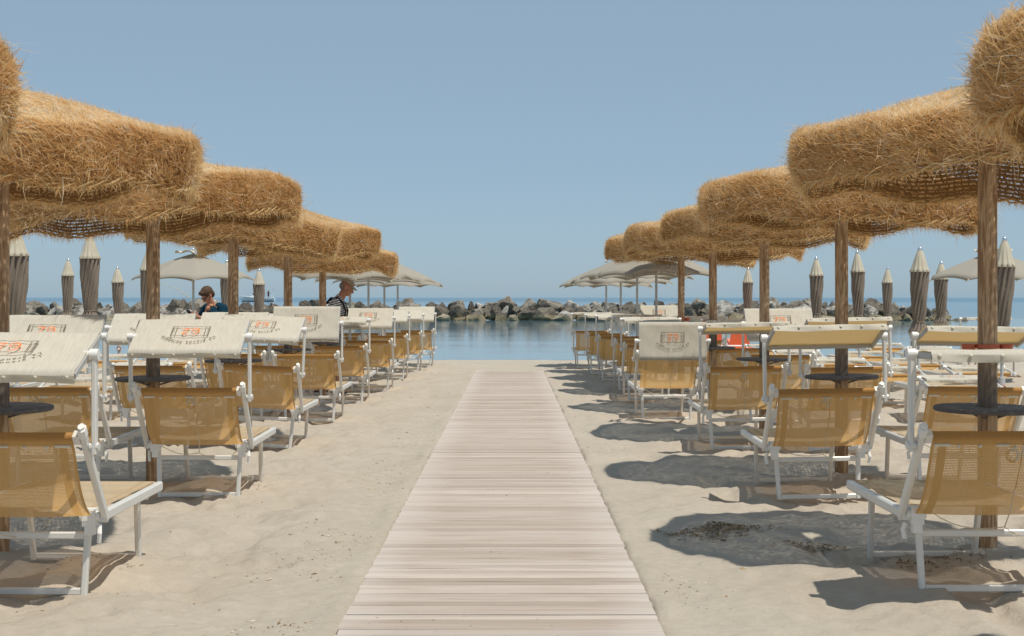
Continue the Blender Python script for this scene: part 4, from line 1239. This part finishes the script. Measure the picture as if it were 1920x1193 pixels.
def hand(b, wrist, fwd, palm_n, side, curl=0.6, s=1.0):
    """palm with five bent fingers; fwd: finger direction, palm_n: where the palm faces, side: towards the thumb"""
    w = Vector(wrist); f = Vector(fwd).normalized(); n = Vector(palm_n); n = (n - f * n.dot(f)).normalized(); t = f.cross(n).normalized()
    if t.dot(Vector(side)) < 0: t = -t
    rot = Matrix((t, f, n)).transposed()
    b.ell(w + f * 0.048 * s, (0.042 * s, 0.052 * s, 0.017 * s), 12, 0, rot)
    b.cap(w - f * 0.02, w + f * 0.03, 0.026 * s, 0.024 * s, 10)
    for i, (off, L) in enumerate(((0.031, 0.072), (0.0105, 0.082), (-0.0105, 0.076), (-0.031, 0.060))):
        p = w + f * 0.088 * s + t * off * s; d = (f + t * off * 4).normalized(); r = 0.0088 * s
        for k2, fr in enumerate((0.45, 0.32, 0.25)):
            a = curl * (0.5 + 0.6 * k2); dd = (d * math.cos(a) + n * math.sin(a)).normalized()
            q = p + dd * L * fr * s; b.cap(p, q, r, r * 0.92, 8); p = q; r *= 0.92
    p = w + f * 0.028 * s + t * 0.034 * s
    for d, L in (((f * 0.6 + t * 0.75 + n * 0.3), 0.036), ((f * 0.95 + t * 0.25 + n * 0.45), 0.034)):
        q = p + d.normalized() * L * s; b.cap(p, q, 0.0115 * s, 0.0095 * s, 8); p = q


def head(b, c, rot, s=1.0):
    """head looking along local +x, rotated by rot about c"""
    c = Vector(c)
    def P(x, y, z): return c + rot @ Vector((x * s, y * s, z * s))
    def S(*r): return tuple(q * s for q in r)
    b.ell(P(-0.010, 0, 0.025), S(0.100, 0.078, 0.098), 18, 0, rot)             # skull
    b.ell(P(0.035, 0, -0.035), S(0.062, 0.060, 0.085), 16, 0, rot)             # face
    b.ell(P(0.055, 0, -0.098), S(0.030, 0.036, 0.024), 12, 0, rot)             # chin
    b.ell(P(0.012, 0.0, -0.070), S(0.062, 0.058, 0.042), 12, 0, rot)           # jaw
    b.ell(P(0.078, 0, 0.018), S(0.020, 0.052, 0.014), 12, 0, rot)              # brow
    b.cap(P(0.088, 0, 0.006), P(0.116, 0, -0.038), 0.010 * s, 0.0155 * s, 10)  # nose
    b.ell(P(0.100, 0, -0.043), S(0.014, 0.019, 0.009), 10, 0, rot)
    b.ell(P(0.090, 0, -0.067), S(0.014, 0.026, 0.0075), 10, 0, rot)            # lips
    b.ell(P(0.086, 0, -0.078), S(0.014, 0.022, 0.0075), 10, 0, rot)
    for sy in (-1, 1):
        b.ell(P(0.066, sy * 0.036, -0.028), S(0.022, 0.020, 0.017), 10, 0, rot)    # cheek
        b.ell(P(-0.008, sy * 0.080, -0.014), S(0.021, 0.010, 0.033), 12, 0, rot)   # ear


def eyes(parent, c, rot, s=1.0):
    c = Vector(c)
    for sy in (-1, 1):
        b = MB(); b.ell((0, 0, 0), (0.0125 * s, 0.0125 * s, 0.0105 * s), 12); b.ell((0.008 * s, 0, 0), (0.0055 * s, 0.006 * s, 0.006 * s), 10, 1)
        me = b.mesh('eye', [M['eye'], M['iris']], True)
        o = inst('eye', me, parent, tuple(c + rot @ Vector((0.083 * s, sy * 0.031 * s, 0.002 * s)))); o.rotation_euler = rot.to_euler()


# ---- the man in stripes: profile, walking to the right, looking down
mg = float(gz(22.25))
man = empty('person', (-2.80, 22.25, mg), 0)
tag(man, 'man in beige cap and black and white striped polo, looking down', 'person')
hr = rotm('Y', R(24)); hc = (0.215, 0, 1.665)
b = MB()
b.ell((0.0, 0, 0.96), (0.135, 0.175, 0.15), 18); b.cap((0.0, 0, 1.0), (0.045, 0, 1.27), 0.135, 0.15); b.ell((0.06, 0, 1.30), (0.135, 0.185, 0.17), 18, 0, rotm('Y', R(14)))
b.cap((0.06, -0.14, 1.42), (0.06, 0.14, 1.42), 0.065, 0.065); b.cap((0.09, 0, 1.44), (0.175, 0, 1.60), 0.066, 0.06)
head(b, hc, hr, 1.06)
for sy, kx, fx in ((-1, 0.14, -0.02), (1, -0.02, -0.30)):
    b.cap((0, sy * 0.09, 0.95), (kx, sy * 0.10, 0.50), 0.092, 0.058); b.cap((kx, sy * 0.10, 0.50), (fx + 0.05, sy * 0.10, 0.09), 0.058, 0.038)
    b.ell((fx + 0.11, sy * 0.105, 0.035), (0.13, 0.045, 0.035), 12)
ARM = ((-1, (0.03, -0.225, 1.40), (-0.03, -0.27, 1.13), (0.13, -0.20, 1.13)), (1, (0.05, 0.225, 1.40), (0.04, 0.26, 1.13), (0.17, 0.16, 1.13)))
for sy, sh, el, wr in ARM:
    b.cap(sh, el, 0.058, 0.042); b.cap(el, wr, 0.042, 0.028)
    hand(b, wr, Vector(wr) - Vector(el), (0, -sy, -0.3), (0, 0, 1), 0.6)
body = remesh(inst('body', b.mesh('body', M['skin'], True), man), 0.0075, 3)
eyes(body, hc, hr, 1.06)
b = MB()
b.cap((0.0, 0, 0.93), (0.045, 0, 1.25), 0.158, 0.160); b.ell((0.0, 0, 0.98), (0.155, 0.19, 0.16), 18); b.ell((0.06, 0, 1.30), (0.152, 0.202, 0.182), 18, 0, rotm('Y', R(14)))
b.cap((0.055, -0.15, 1.415), (0.055, 0.15, 1.415), 0.078, 0.078); b.cap((0.075, 0, 1.44), (0.10, 0, 1.485), 0.088, 0.078)
for sy, sh, el, wr in ARM:
    m_ = Vector(sh).lerp(Vector(el), 0.62); b.cap(sh, m_, 0.074, 0.068)
remesh(inst('striped_shirt', b.mesh('striped_shirt', M['stripes'], True), man), 0.010, 2)
b = MB(); b.ell((0.0, 0, 0.93), (0.155, 0.192, 0.14), 18)
for sy, kx, fx in ((-1, 0.14, -0.02), (1, -0.02, -0.30)): b.cap((0, sy * 0.09, 0.93), (kx * 0.85, sy * 0.10, 0.56), 0.112, 0.088)
remesh(inst('shorts', b.mesh('shorts', M['shorts'], True), man), 0.010, 2)
b = MB()
for sy, kx, fx in ((-1, 0.14, -0.02), (1, -0.02, -0.30)): b.ell((fx + 0.115, sy * 0.105, 0.022), (0.145, 0.052, 0.026), 14)
inst('shoes', b.mesh('shoe', M['dark'], True), man)
b = MB(); c_ = Vector(hc)
b.ell(c_ + hr @ Vector((-0.030, 0, -0.005)), (0.094, 0.085, 0.070), 18, 0, hr)
hairo = inst('hair', b.mesh('hair', M['greyhair'], True), man)
P = []
for j in range(9):
    f = j / 8; row = []
    for i in range(28):
        t = 2 * PI * i / 28; a = f * PI / 2 * 0.97
        r = 0.117 * math.sin(a) * (1 + 0.04 * math.cos(t)); row.append(tuple(c_ + hr @ Vector((r * math.cos(t) - 0.005, r * 0.86 * math.sin(t), 0.050 + 0.082 * math.cos(a) + (0.012 if f > 0.8 else 0.0)))))
    P.append(row)
capo = inst('cap', grid_mesh('cap', np.array(P), M['tweed'], closed_u=True), man)
b = MB()
ring = [(0.098 * math.cos(t), 0.094 * math.sin(t), 0.050) for t in np.linspace(-1.15, 1.15, 12)]; outr = [(0.170 * math.cos(t * 0.72), 0.098 * math.sin(t * 0.9), 0.022 - 0.01 * abs(t)) for t in np.linspace(-1.15, 1.15, 12)]
for dz_ in (0.0, -0.006):
    b.add([c_ + hr @ Vector((x, y, z + dz_)) for x, y, z in ring + outr], [(i, i + 1, 13 + i, 12 + i) for i in range(11)])
inst('cap_brim', b.mesh('cap_brim', M['tweed'], True), capo)
bag = empty('backpack', (-2.80, 22.25, mg)); tag(bag, 'black backpack with straps worn by the man in stripes', 'backpack')
b = MB(); b.ell((-0.19, 0, 1.19), (0.115, 0.165, 0.235), 18, 0, rotm('Y', R(10))); b.ell((-0.25, 0, 1.10), (0.085, 0.13, 0.13), 14); b.box((-0.18, 0, 1.42), (0.03, 0.06, 0.03))
remesh(inst('bag', b.mesh('bag', M['black'], True), bag), 0.012, 3)
for sy in (-1, 1):
    b = MB()
    pts = [(-0.11, sy * 0.09, 1.40), (-0.02, sy * 0.115, 1.497), (0.09, sy * 0.118, 1.495), (0.172, sy * 0.122, 1.42), (0.216, sy * 0.125, 1.30), (0.190, sy * 0.150, 1.14), (0.06, sy * 0.205, 1.02), (-0.11, sy * 0.15, 1.02)]
    b.tube(pts, 0.014, 6); inst('strap', b.mesh('strap', M['black'], True), bag)

# ---- the woman in teal: bent over something in her hands, facing us and to the left
wg = float(gz(22.6))
wom = empty('person', (-4.70, 22.75, wg), R(-128))
tag(wom, 'woman in dark teal top and sunglasses, head bowed over her hands', 'person')
hr = rotm('Z', R(-10)) @ rotm('Y', R(42)); hc = (0.215, -0.01, 1.545)
b = MB()
b.ell((-0.03, 0, 0.92), (0.135, 0.180, 0.15), 18); b.cap((-0.02, 0, 0.97), (0.04, 0, 1.18), 0.135, 0.14); b.ell((0.075, 0, 1.22), (0.135, 0.180, 0.17), 18, 0, rotm('Y', R(20)))
b.cap((0.085, -0.13, 1.345), (0.085, 0.13, 1.345), 0.062, 0.062); b.cap((0.11, 0, 1.365), (0.185, 0, 1.49), 0.060, 0.054)
head(b, hc, hr, 1.0)
for sy in (-1, 1):
    b.cap((-0.03, sy * 0.09, 0.90), (0.03, sy * 0.095, 0.48), 0.095, 0.058); b.cap((0.03, sy * 0.095, 0.48), (-0.02, sy * 0.10, 0.08), 0.058, 0.036); b.ell((0.05, sy * 0.10, 0.035), (0.115, 0.042, 0.035), 12)
ARMW = ((-1, (0.07, -0.205, 1.33), (0.13, -0.30, 1.10), (0.40, -0.16, 1.16)), (1, (0.07, 0.205, 1.33), (0.16, 0.27, 1.07), (0.43, 0.03, 1.20)))
for sy, sh, el, wr in ARMW:
    b.cap(sh, el, 0.056, 0.042); b.cap(el, wr, 0.042, 0.026); hand(b, wr, Vector(wr) - Vector(el) + Vector((0.05, 0, 0.08)), (0.1, sy * -1.0, 0.5), (-0.3, 0, 1), 0.7, 0.92)
body = remesh(inst('body', b.mesh('body', M['skin'], True), wom), 0.0075, 3)
b = MB()
b.cap((-0.03, 0, 0.88), (0.04, 0, 1.16), 0.155, 0.155); b.ell((0.075, 0, 1.215), (0.150, 0.196, 0.182), 18, 0, rotm('Y', R(20))); b.ell((0.155, -0.075, 1.20), (0.075, 0.085, 0.08), 14); b.ell((0.155, 0.075, 1.20), (0.075, 0.085, 0.08), 14)
for sy, sh, el, wr in ARMW:
    b.cap((0.075, sy * 0.11, 1.362), sh, 0.070, 0.074); b.cap(sh, Vector(sh).lerp(Vector(el), 0.5), 0.076, 0.076)
remesh(inst('teal_top', b.mesh('teal_top', M['teal'], True), wom), 0.010, 2)
b = MB(); b.add([(0.150, -0.062, 1.405), (0.150, 0.062, 1.405), (0.243, 0.030, 1.30), (0.250, 0.0, 1.255), (0.243, -0.030, 1.30)], [(0, 1, 2, 3, 4)]); b.ell((0.155, 0, 1.375), (0.062, 0.062, 0.05), 12); b.ell((0.195, 0, 1.325), (0.050, 0.046, 0.055), 12)
inst('neckline', b.mesh('neckline', M['skin'], True), wom)
b = MB(); b.ell((-0.03, 0, 0.89), (0.158, 0.200, 0.16), 18)
for sy in (-1, 1): b.cap((-0.03, sy * 0.09, 0.88), (0.03, sy * 0.095, 0.45), 0.108, 0.075)
remesh(inst('trousers', b.mesh('trousers', M['dark'], True), wom), 0.010, 2)
b = MB(); c_ = Vector(hc)
b.ell(c_ + hr @ Vector((-0.022, 0, 0.042)), (0.108, 0.090, 0.098), 20, 0, hr); b.ell(c_ + hr @ Vector((0.055, 0.0, 0.088)), (0.050, 0.066, 0.038), 14, 0, hr); b.ell(c_ + hr @ Vector((-0.062, 0, -0.02)), (0.060, 0.074, 0.075), 14, 0, hr)
inst('hair', b.mesh('hair', M['hair'], True), wom)
b = MB()
for sy in (-1, 1): b.ell(c_ + hr @ Vector((0.094, sy * 0.034, -0.002)), (0.010, 0.031, 0.023), 14, 0, hr); b.tube([c_ + hr @ Vector(q) for q in ((0.092, sy * 0.062, 0.008), (0.03, sy * 0.083, 0.010), (-0.02, sy * 0.086, -0.002))], 0.004, 6)
b.tube([c_ + hr @ Vector((0.102, -0.012, 0.004)), c_ + hr @ Vector((0.102, 0.012, 0.004))], 0.004, 6)
inst('sunglasses', b.mesh('sunglasses', M['glass'], True), wom)
b = MB(); b.ell((0.262, 0, 1.262), (0.010, 0.014, 0.020), 12)
b.tube([(0.255, 0, 1.28), (0.215, -0.048, 1.345), (0.150, -0.072, 1.42)], 0.0025, 5); b.tube([(0.255, 0, 1.28), (0.215, 0.048, 1.345), (0.150, 0.072, 1.42)], 0.0025, 5)
inst('pendant', b.mesh('pendant', M['gold'], True), wom)
b = MB(); b.box((0, 0, 0), (0.012, 0.075, 0.15))
ph_ = inst('phone', b.mesh('phone', M['black'])); wm4 = Matrix.Translation(wom.location) @ Matrix.Rotation(R(-128), 4, 'Z')
ph_.matrix_world = wm4 @ Matrix.Translation((0.53, -0.045, 1.25)) @ Matrix.Rotation(R(40), 4, 'Y')
tag(ph_, 'dark phone held by the woman in teal', 'phone')

# ------------------------------------------------------------------ orange pedal boat on the shore, beyond the loungers
pb = empty('pedal_boat', (4.95, 33.4, float(gz(33.4))), R(3))
tag(pb, 'orange pedal boat with upright orange seats and white tube rails', 'pedal boat')
b = MB()
for sx in (-0.52, 0.52):
    b.tube([(sx, -1.3, 0.22), (sx, -1.1, 0.20), (sx, 0.9, 0.20), (sx, 1.35, 0.30)], [0.05, 0.17, 0.17, 0.03], 12)
b.box((0, -0.15, 0.34), (1.35, 1.9, 0.07)); inst('hull', b.mesh('hull', M['orange'], True, 40), pb)
for sx in (-0.32, 0.32):
    b = MB(); pr = [(-0.24, 0), (0.24, 0), (0.20, 0.42), (0.12, 0.47), (-0.12, 0.47), (-0.20, 0.42)]
    vs = [(x, 0.04, z) for x, z in pr] + [(x, -0.03, z) for x, z in pr]; n = 6
    b.add(vs, [tuple(range(6)), tuple(range(11, 5, -1))] + [(i, 6 + i, 6 + (i + 1) % 6, (i + 1) % 6) for i in range(6)])
    b.box((0, 0.24, 0.05), (0.44, 0.42, 0.09))
    inst('seat', b.mesh('seat', M['orange'], False), pb, (sx, -0.35, 0.38), (R(14), 0, 0))
b = MB()
b.tube([(-0.70, -0.95, 0.38), (-0.70, -0.95, 0.62), (-0.68, 0.6, 0.62), (-0.68, 0.75, 0.38)], 0.022, 8); b.tube([(0.70, -0.95, 0.38), (0.70, -0.95, 0.62), (0.68, 0.6, 0.62), (0.68, 0.75, 0.38)], 0.022, 8); b.tube([(-0.70, -0.95, 0.44), (0.70, -0.95, 0.44)], 0.022, 8)
inst('tube_rail', b.mesh('tube_rail', M['plastic'], True, 40), pb)

# ------------------------------------------------------------------ boat at sea
bt = empty('motor_boat', (-56.4, 316, WATER_Z)); bt.scale = (1.05, 1.05, 1.05)
tag(bt, 'small white motor boat with cabin and stern awning far out at sea', 'boat')
b = MB(); sec = []
for i in range(13):
    f = i / 12; x = -3.9 + 7.4 * f; w = 1.15 * min(1, (f / 0.45) ** 0.7) if f < 0.45 else 1.15 - 0.12 * (f - 0.45); sh = 0.75 + 0.55 * (1 - f) ** 2
    rake = 0.9 * (1 - f) ** 3
    sec.append([(x + rake * 0.9, 0, -0.25), (x + rake * 0.5, -w * 0.75, 0.05), (x + 0.0, -w, sh), (x, -w * 0.94, sh + 0.04), (x, 0, sh + 0.03), (x, w * 0.94, sh + 0.04), (x, w, sh), (x + rake * 0.5, w * 0.75, 0.05)])
vs = [p for s_ in sec for p in s_]; b.add(vs, [(i * 8 + j, i * 8 + (j + 1) % 8, (i + 1) * 8 + (j + 1) % 8, (i + 1) * 8 + j) for i in range(12) for j in range(8)] + [tuple(range(96, 104))])
inst('hull', b.mesh('hull', M['plastic'], True, 30), bt)
b = MB(); b.tube([(-3.2, -1.0, 0.12), (-1.0, -1.17, 0.10), (3.4, -1.08, 0.10)], 0.10, 6); inst('waterline_stripe', b.mesh('waterline_stripe', M['dark']), bt)
b = MB(); pr = [(-1.7, 0.9), (0.7, 0.9), (0.7, 2.05), (-0.75, 2.1), (-1.15, 1.65)]
b.add([(x, -0.75, z) for x, z in pr] + [(x, 0.75, z) for x, z in pr], [(0, 1, 2, 3, 4), (9, 8, 7, 6, 5)] + [(i, 5 + i, 5 + (i + 1) % 5, (i + 1) % 5) for i in range(5)])
b.box((-0.1, 0, 2.12), (1.7, 1.65, 0.08)); cb_ = inst('cabin', b.mesh('cabin', M['plastic']), bt)
for x0 in (-0.75, -0.1): 
    b = MB(); b.box((x0, -0.76, 1.62), (0.5, 0.03, 0.32)); inst('window', b.mesh('window', M['glass']), cb_)
b = MB(); b.tube([(-0.1, 0, 2.1), (-0.1, 0, 3.5)], 0.04, 6); b.tube([(-0.5, 0, 2.7), (0.3, 0, 2.7)], 0.03, 5); inst('mast', b.mesh('mast', M['plastic']), bt)
b = MB()
for x, y in ((1.3, -0.95), (3.0, -0.95), (1.3, 0.95), (3.0, 0.95)): b.tube([(x, y, 0.8), (x, y, 2.72)], 0.035, 5)
b.box((2.15, 0, 2.76), (2.1, 2.1, 0.08)); inst('awning', b.mesh('awning', M['plastic']), bt)
sp = empty('person', (-54.05, 315.6, WATER_Z + 0.82)); tag(sp, 'tiny person in red standing under the boat\'s stern awning', 'person')
b = MB()
b.ell((0, 0, 1.62), (0.10, 0.085, 0.125), 12); b.cap((0, 0, 0.95), (0, 0, 1.30), 0.14, 0.17); b.cap((0, 0, 1.4), (0, 0, 1.55), 0.06, 0.055)
for sx in (-1, 1): b.cap((sx * 0.09, 0, 0.9), (sx * 0.10, 0, 0.08), 0.09, 0.05); b.ell((sx * 0.10, -0.05, 0.04), (0.05, 0.12, 0.04), 10); b.cap((sx * 0.19, 0, 1.38), (sx * 0.26, 0, 1.1), 0.055, 0.045); b.cap((sx * 0.26, 0, 1.1), (sx * 0.20, -0.16, 0.92), 0.042, 0.034)
remesh(inst('body', b.mesh('body', M['skin'], True), sp), 0.025, 2)
b = MB(); b.cap((0, 0, 0.98), (0, 0, 1.30), 0.165, 0.19); b.cap((-0.17, 0, 1.36), (0.17, 0, 1.36), 0.09, 0.09); remesh(inst('red_top', b.mesh('red_top', M['red'], True), sp), 0.03, 2)
b = MB(); b.cap((0, 0, 0.86), (0, 0, 0.95), 0.15, 0.16)
for sx in (-1, 1): b.cap((sx * 0.09, 0, 0.9), (sx * 0.095, 0, 0.45), 0.11, 0.085)
remesh(inst('trousers', b.mesh('trousers', M['dark'], True), sp), 0.03, 2)

# ------------------------------------------------------------------ fishing rod, beacon
b = MB(); b.tube([(-20.3, 91.3, 0.72), (-21.35, 91.2, 1.75), (-22.6, 91.0, 2.15)], [0.035, 0.022, 0.010], 6)
o = inst('fishing_rod', b.mesh('fishing_rod', M['cord'], True)); tag(o, 'thin fishing rod leaning out over the rocks, left of the woman', 'fishing rod')
bc = empty('beacon', (-14.3, 200, WATER_Z)); bc.scale = (0.5, 0.5, 0.72); tag(bc, 'tiny red and white marker buoy far out, behind the rocks', 'buoy')
b = MB(); b.lathe([(0.02, -0.2), (0.34, 0.0), (0.36, 0.22), (0.12, 0.45), (0.06, 0.5)], 12); inst('float', b.mesh('float', M['plastic'], True), bc)
b = MB(); b.lathe([(0.05, 0.45), (0.05, 1.35)], 8); b.lathe([(0.02, 1.33), (0.17, 1.4), (0.17, 1.62), (0.02, 1.7)], 10); inst('light_post', b.mesh('light_post', M['red'], True), bc)

# ------------------------------------------------------------------ litter on the sand
g = np.random.default_rng(21)
def scatter_chips(pos, smin, smax, seed, flat=0.35):
    gg = np.random.default_rng(seed); n = len(pos)
    base = np.array([(-1, -0.5, 0), (0.2, -0.7, 0.1), (1, -0.1, 0), (0.3, 0.6, -0.1), (-0.7, 0.5, 0.1), (0.0, 0.0, 0.9)])
    F0 = np.array([(0, 1, 5), (1, 2, 5), (2, 3, 5), (3, 4, 5), (4, 0, 5)])
    a = gg.random(n) * 2 * PI; s = gg.uniform(smin, smax, n) * (1 + (gg.random(n) < 0.06) * 1.2)
    q = base[None] * gg.uniform(0.55, 1.3, (n, 6, 3))
    q[:, :, 1] *= gg.uniform(0.15, 0.9, n)[:, None]; q[:, :, 2] *= flat
    x = q[:, :, 0] * np.cos(a)[:, None] - q[:, :, 1] * np.sin(a)[:, None]; y = q[:, :, 0] * np.sin(a)[:, None] + q[:, :, 1] * np.cos(a)[:, None]
    V = np.stack([x, y, q[:, :, 2]], -1) * s[:, None, None] + pos[:, None, :]
    F = (np.arange(n) * 6)[:, None, None] + F0[None]
    return V.reshape(-1, 3), F.reshape(-1, 3), np.repeat(gg.random(n), 6)


def ground_pts(x, y): return np.stack([x, y, gz(y) + sand_relief(x, y) + 0.002], -1)


def away(x): return np.abs(x - BW_X) > 0.74


pp = []
yy = 5.6 + 24 * g.random(2600) ** 1.6; xx = np.where(g.random(2600) < 0.66, BW_X - 0.76 - np.abs(g.normal(0, 0.28, 2600)), BW_X + 0.76 + np.abs(g.normal(0, 0.22, 2600)))
keep = vnoise(xx * 2, yy * 1.3) > 0.06
pp.append(np.stack([xx[keep], yy[keep]], -1))
yy = 5.6 + 20 * g.random(3600) ** 1.7; xx = g.uniform(-4.5, 4.5, 3600); keep = away(xx) & (vnoise(xx * 1.4 + 7, yy * 1.4) > 0.10)
pp.append(np.stack([xx[keep], yy[keep]], -1))
pp = np.concatenate(pp)
V, F, A = scatter_chips(ground_pts(pp[:, 0], pp[:, 1]), 0.004, 0.011, 5)
LIT = mat_straw('beach chips', [(0.0, (0.08, 0.06, 0.035)), (0.35, (0.20, 0.15, 0.085)), (0.7, (0.34, 0.275, 0.18)), (0.88, (0.65, 0.6, 0.52)), (1.0, (0.75, 0.72, 0.66))], 0.0)
o = inst('driftwood_chips', quad_mesh('driftwood_chips', V, F, LIT, None, False, A)); tag(o, 'small chips of wood, shell and straw lying on the sand', None, None, 'stuff')
# grains of grit on the boardwalk
n = 260; yy = 6 + 18 * g.random(n) ** 1.4; xx = BW_X + g.uniform(-0.66, 0.66, n); keep = vnoise(xx * 2 + 3, yy * 1.1 + 9) > 0.06
V, F, A = scatter_chips(np.stack([xx[keep], yy[keep], gz(yy[keep]) + 0.0165], -1), 0.003, 0.008, 9)
o = inst('grit', quad_mesh('grit', V, F, LIT, None, False, A * 0.7)); tag(o, 'scattered grit and bits of straw on the boardwalk', None, None, 'stuff')


def seaweed(name, spots, seed, label, ramp_, L0, L1):
    gg = np.random.default_rng(seed); Vs, Fs, As = [], [], []; off = 0
    for cx, cy, sx, sy, n in spots:
        x = gg.normal(cx, sx, n); y = gg.normal(cy, sy, n); p = ground_pts(x, y) + np.array([0, 0, 0.004]) + np.abs(gg.normal(0, 0.004, n))[:, None] * np.array([0, 0, 1])
        a = gg.random(n) * 2 * PI; L = gg.uniform(L0, L1, n); w = gg.uniform(0.0012, 0.0032, n)
        d = np.stack([np.cos(a), np.sin(a), gg.normal(0, 0.12, n)], -1); s = np.stack([-np.sin(a), np.cos(a), gg.normal(0, 0.4, n)], -1)
        mid = p + d * L[:, None] * 0.5 + np.stack([gg.normal(0, 0.01, n), gg.normal(0, 0.01, n), np.abs(gg.normal(0.004, 0.004, n))], -1); e = p + d * L[:, None]
        V = np.stack([p - s * w[:, None], p + s * w[:, None], mid - s * w[:, None], mid + s * w[:, None], e - s * w[:, None] * 0.4, e + s * w[:, None] * 0.4], 1)
        V[:, :, 2] = np.maximum(V[:, :, 2], (gz(V[:, :, 1]) + sand_relief(V[:, :, 0], V[:, :, 1]) + 0.001))
        b0 = (np.arange(n) * 6)[:, None] + off
        Vs.append(V.reshape(-1, 3)); Fs += [b0 + np.array([0, 1, 3, 2]), b0 + np.array([2, 3, 5, 4])]; As.append(np.repeat(gg.random(n), 6)); off += n * 6
    o = inst(name, quad_mesh(name, np.concatenate(Vs), np.concatenate(Fs), mat_straw(name, ramp_, 0.0), None, False, np.concatenate(As)))
    tag(o, label, None, None, 'stuff')


seaweed('dry_seaweed', [(1.22, 8.75, 0.10, 0.10, 260), (1.40, 8.85, 0.10, 0.09, 260), (1.02, 8.85, 0.06, 0.05, 60), (1.30, 8.98, 0.05, 0.04, 60), (1.72, 8.17, 0.09, 0.04, 150), (-2.30, 7.62, 0.12, 0.07, 120), (2.22, 7.60, 0.14, 0.07, 150), (2.45, 7.9, 0.2, 0.1, 120), (-2.1, 11.0, 0.1, 0.07, 70)], 31,
        'brown dry seaweed and twigs lying in the parasol\'s shade', [(0.0, (0.06, 0.043, 0.027)), (0.6, (0.14, 0.102, 0.062)), (1.0, (0.27, 0.21, 0.13))], 0.012, 0.045)
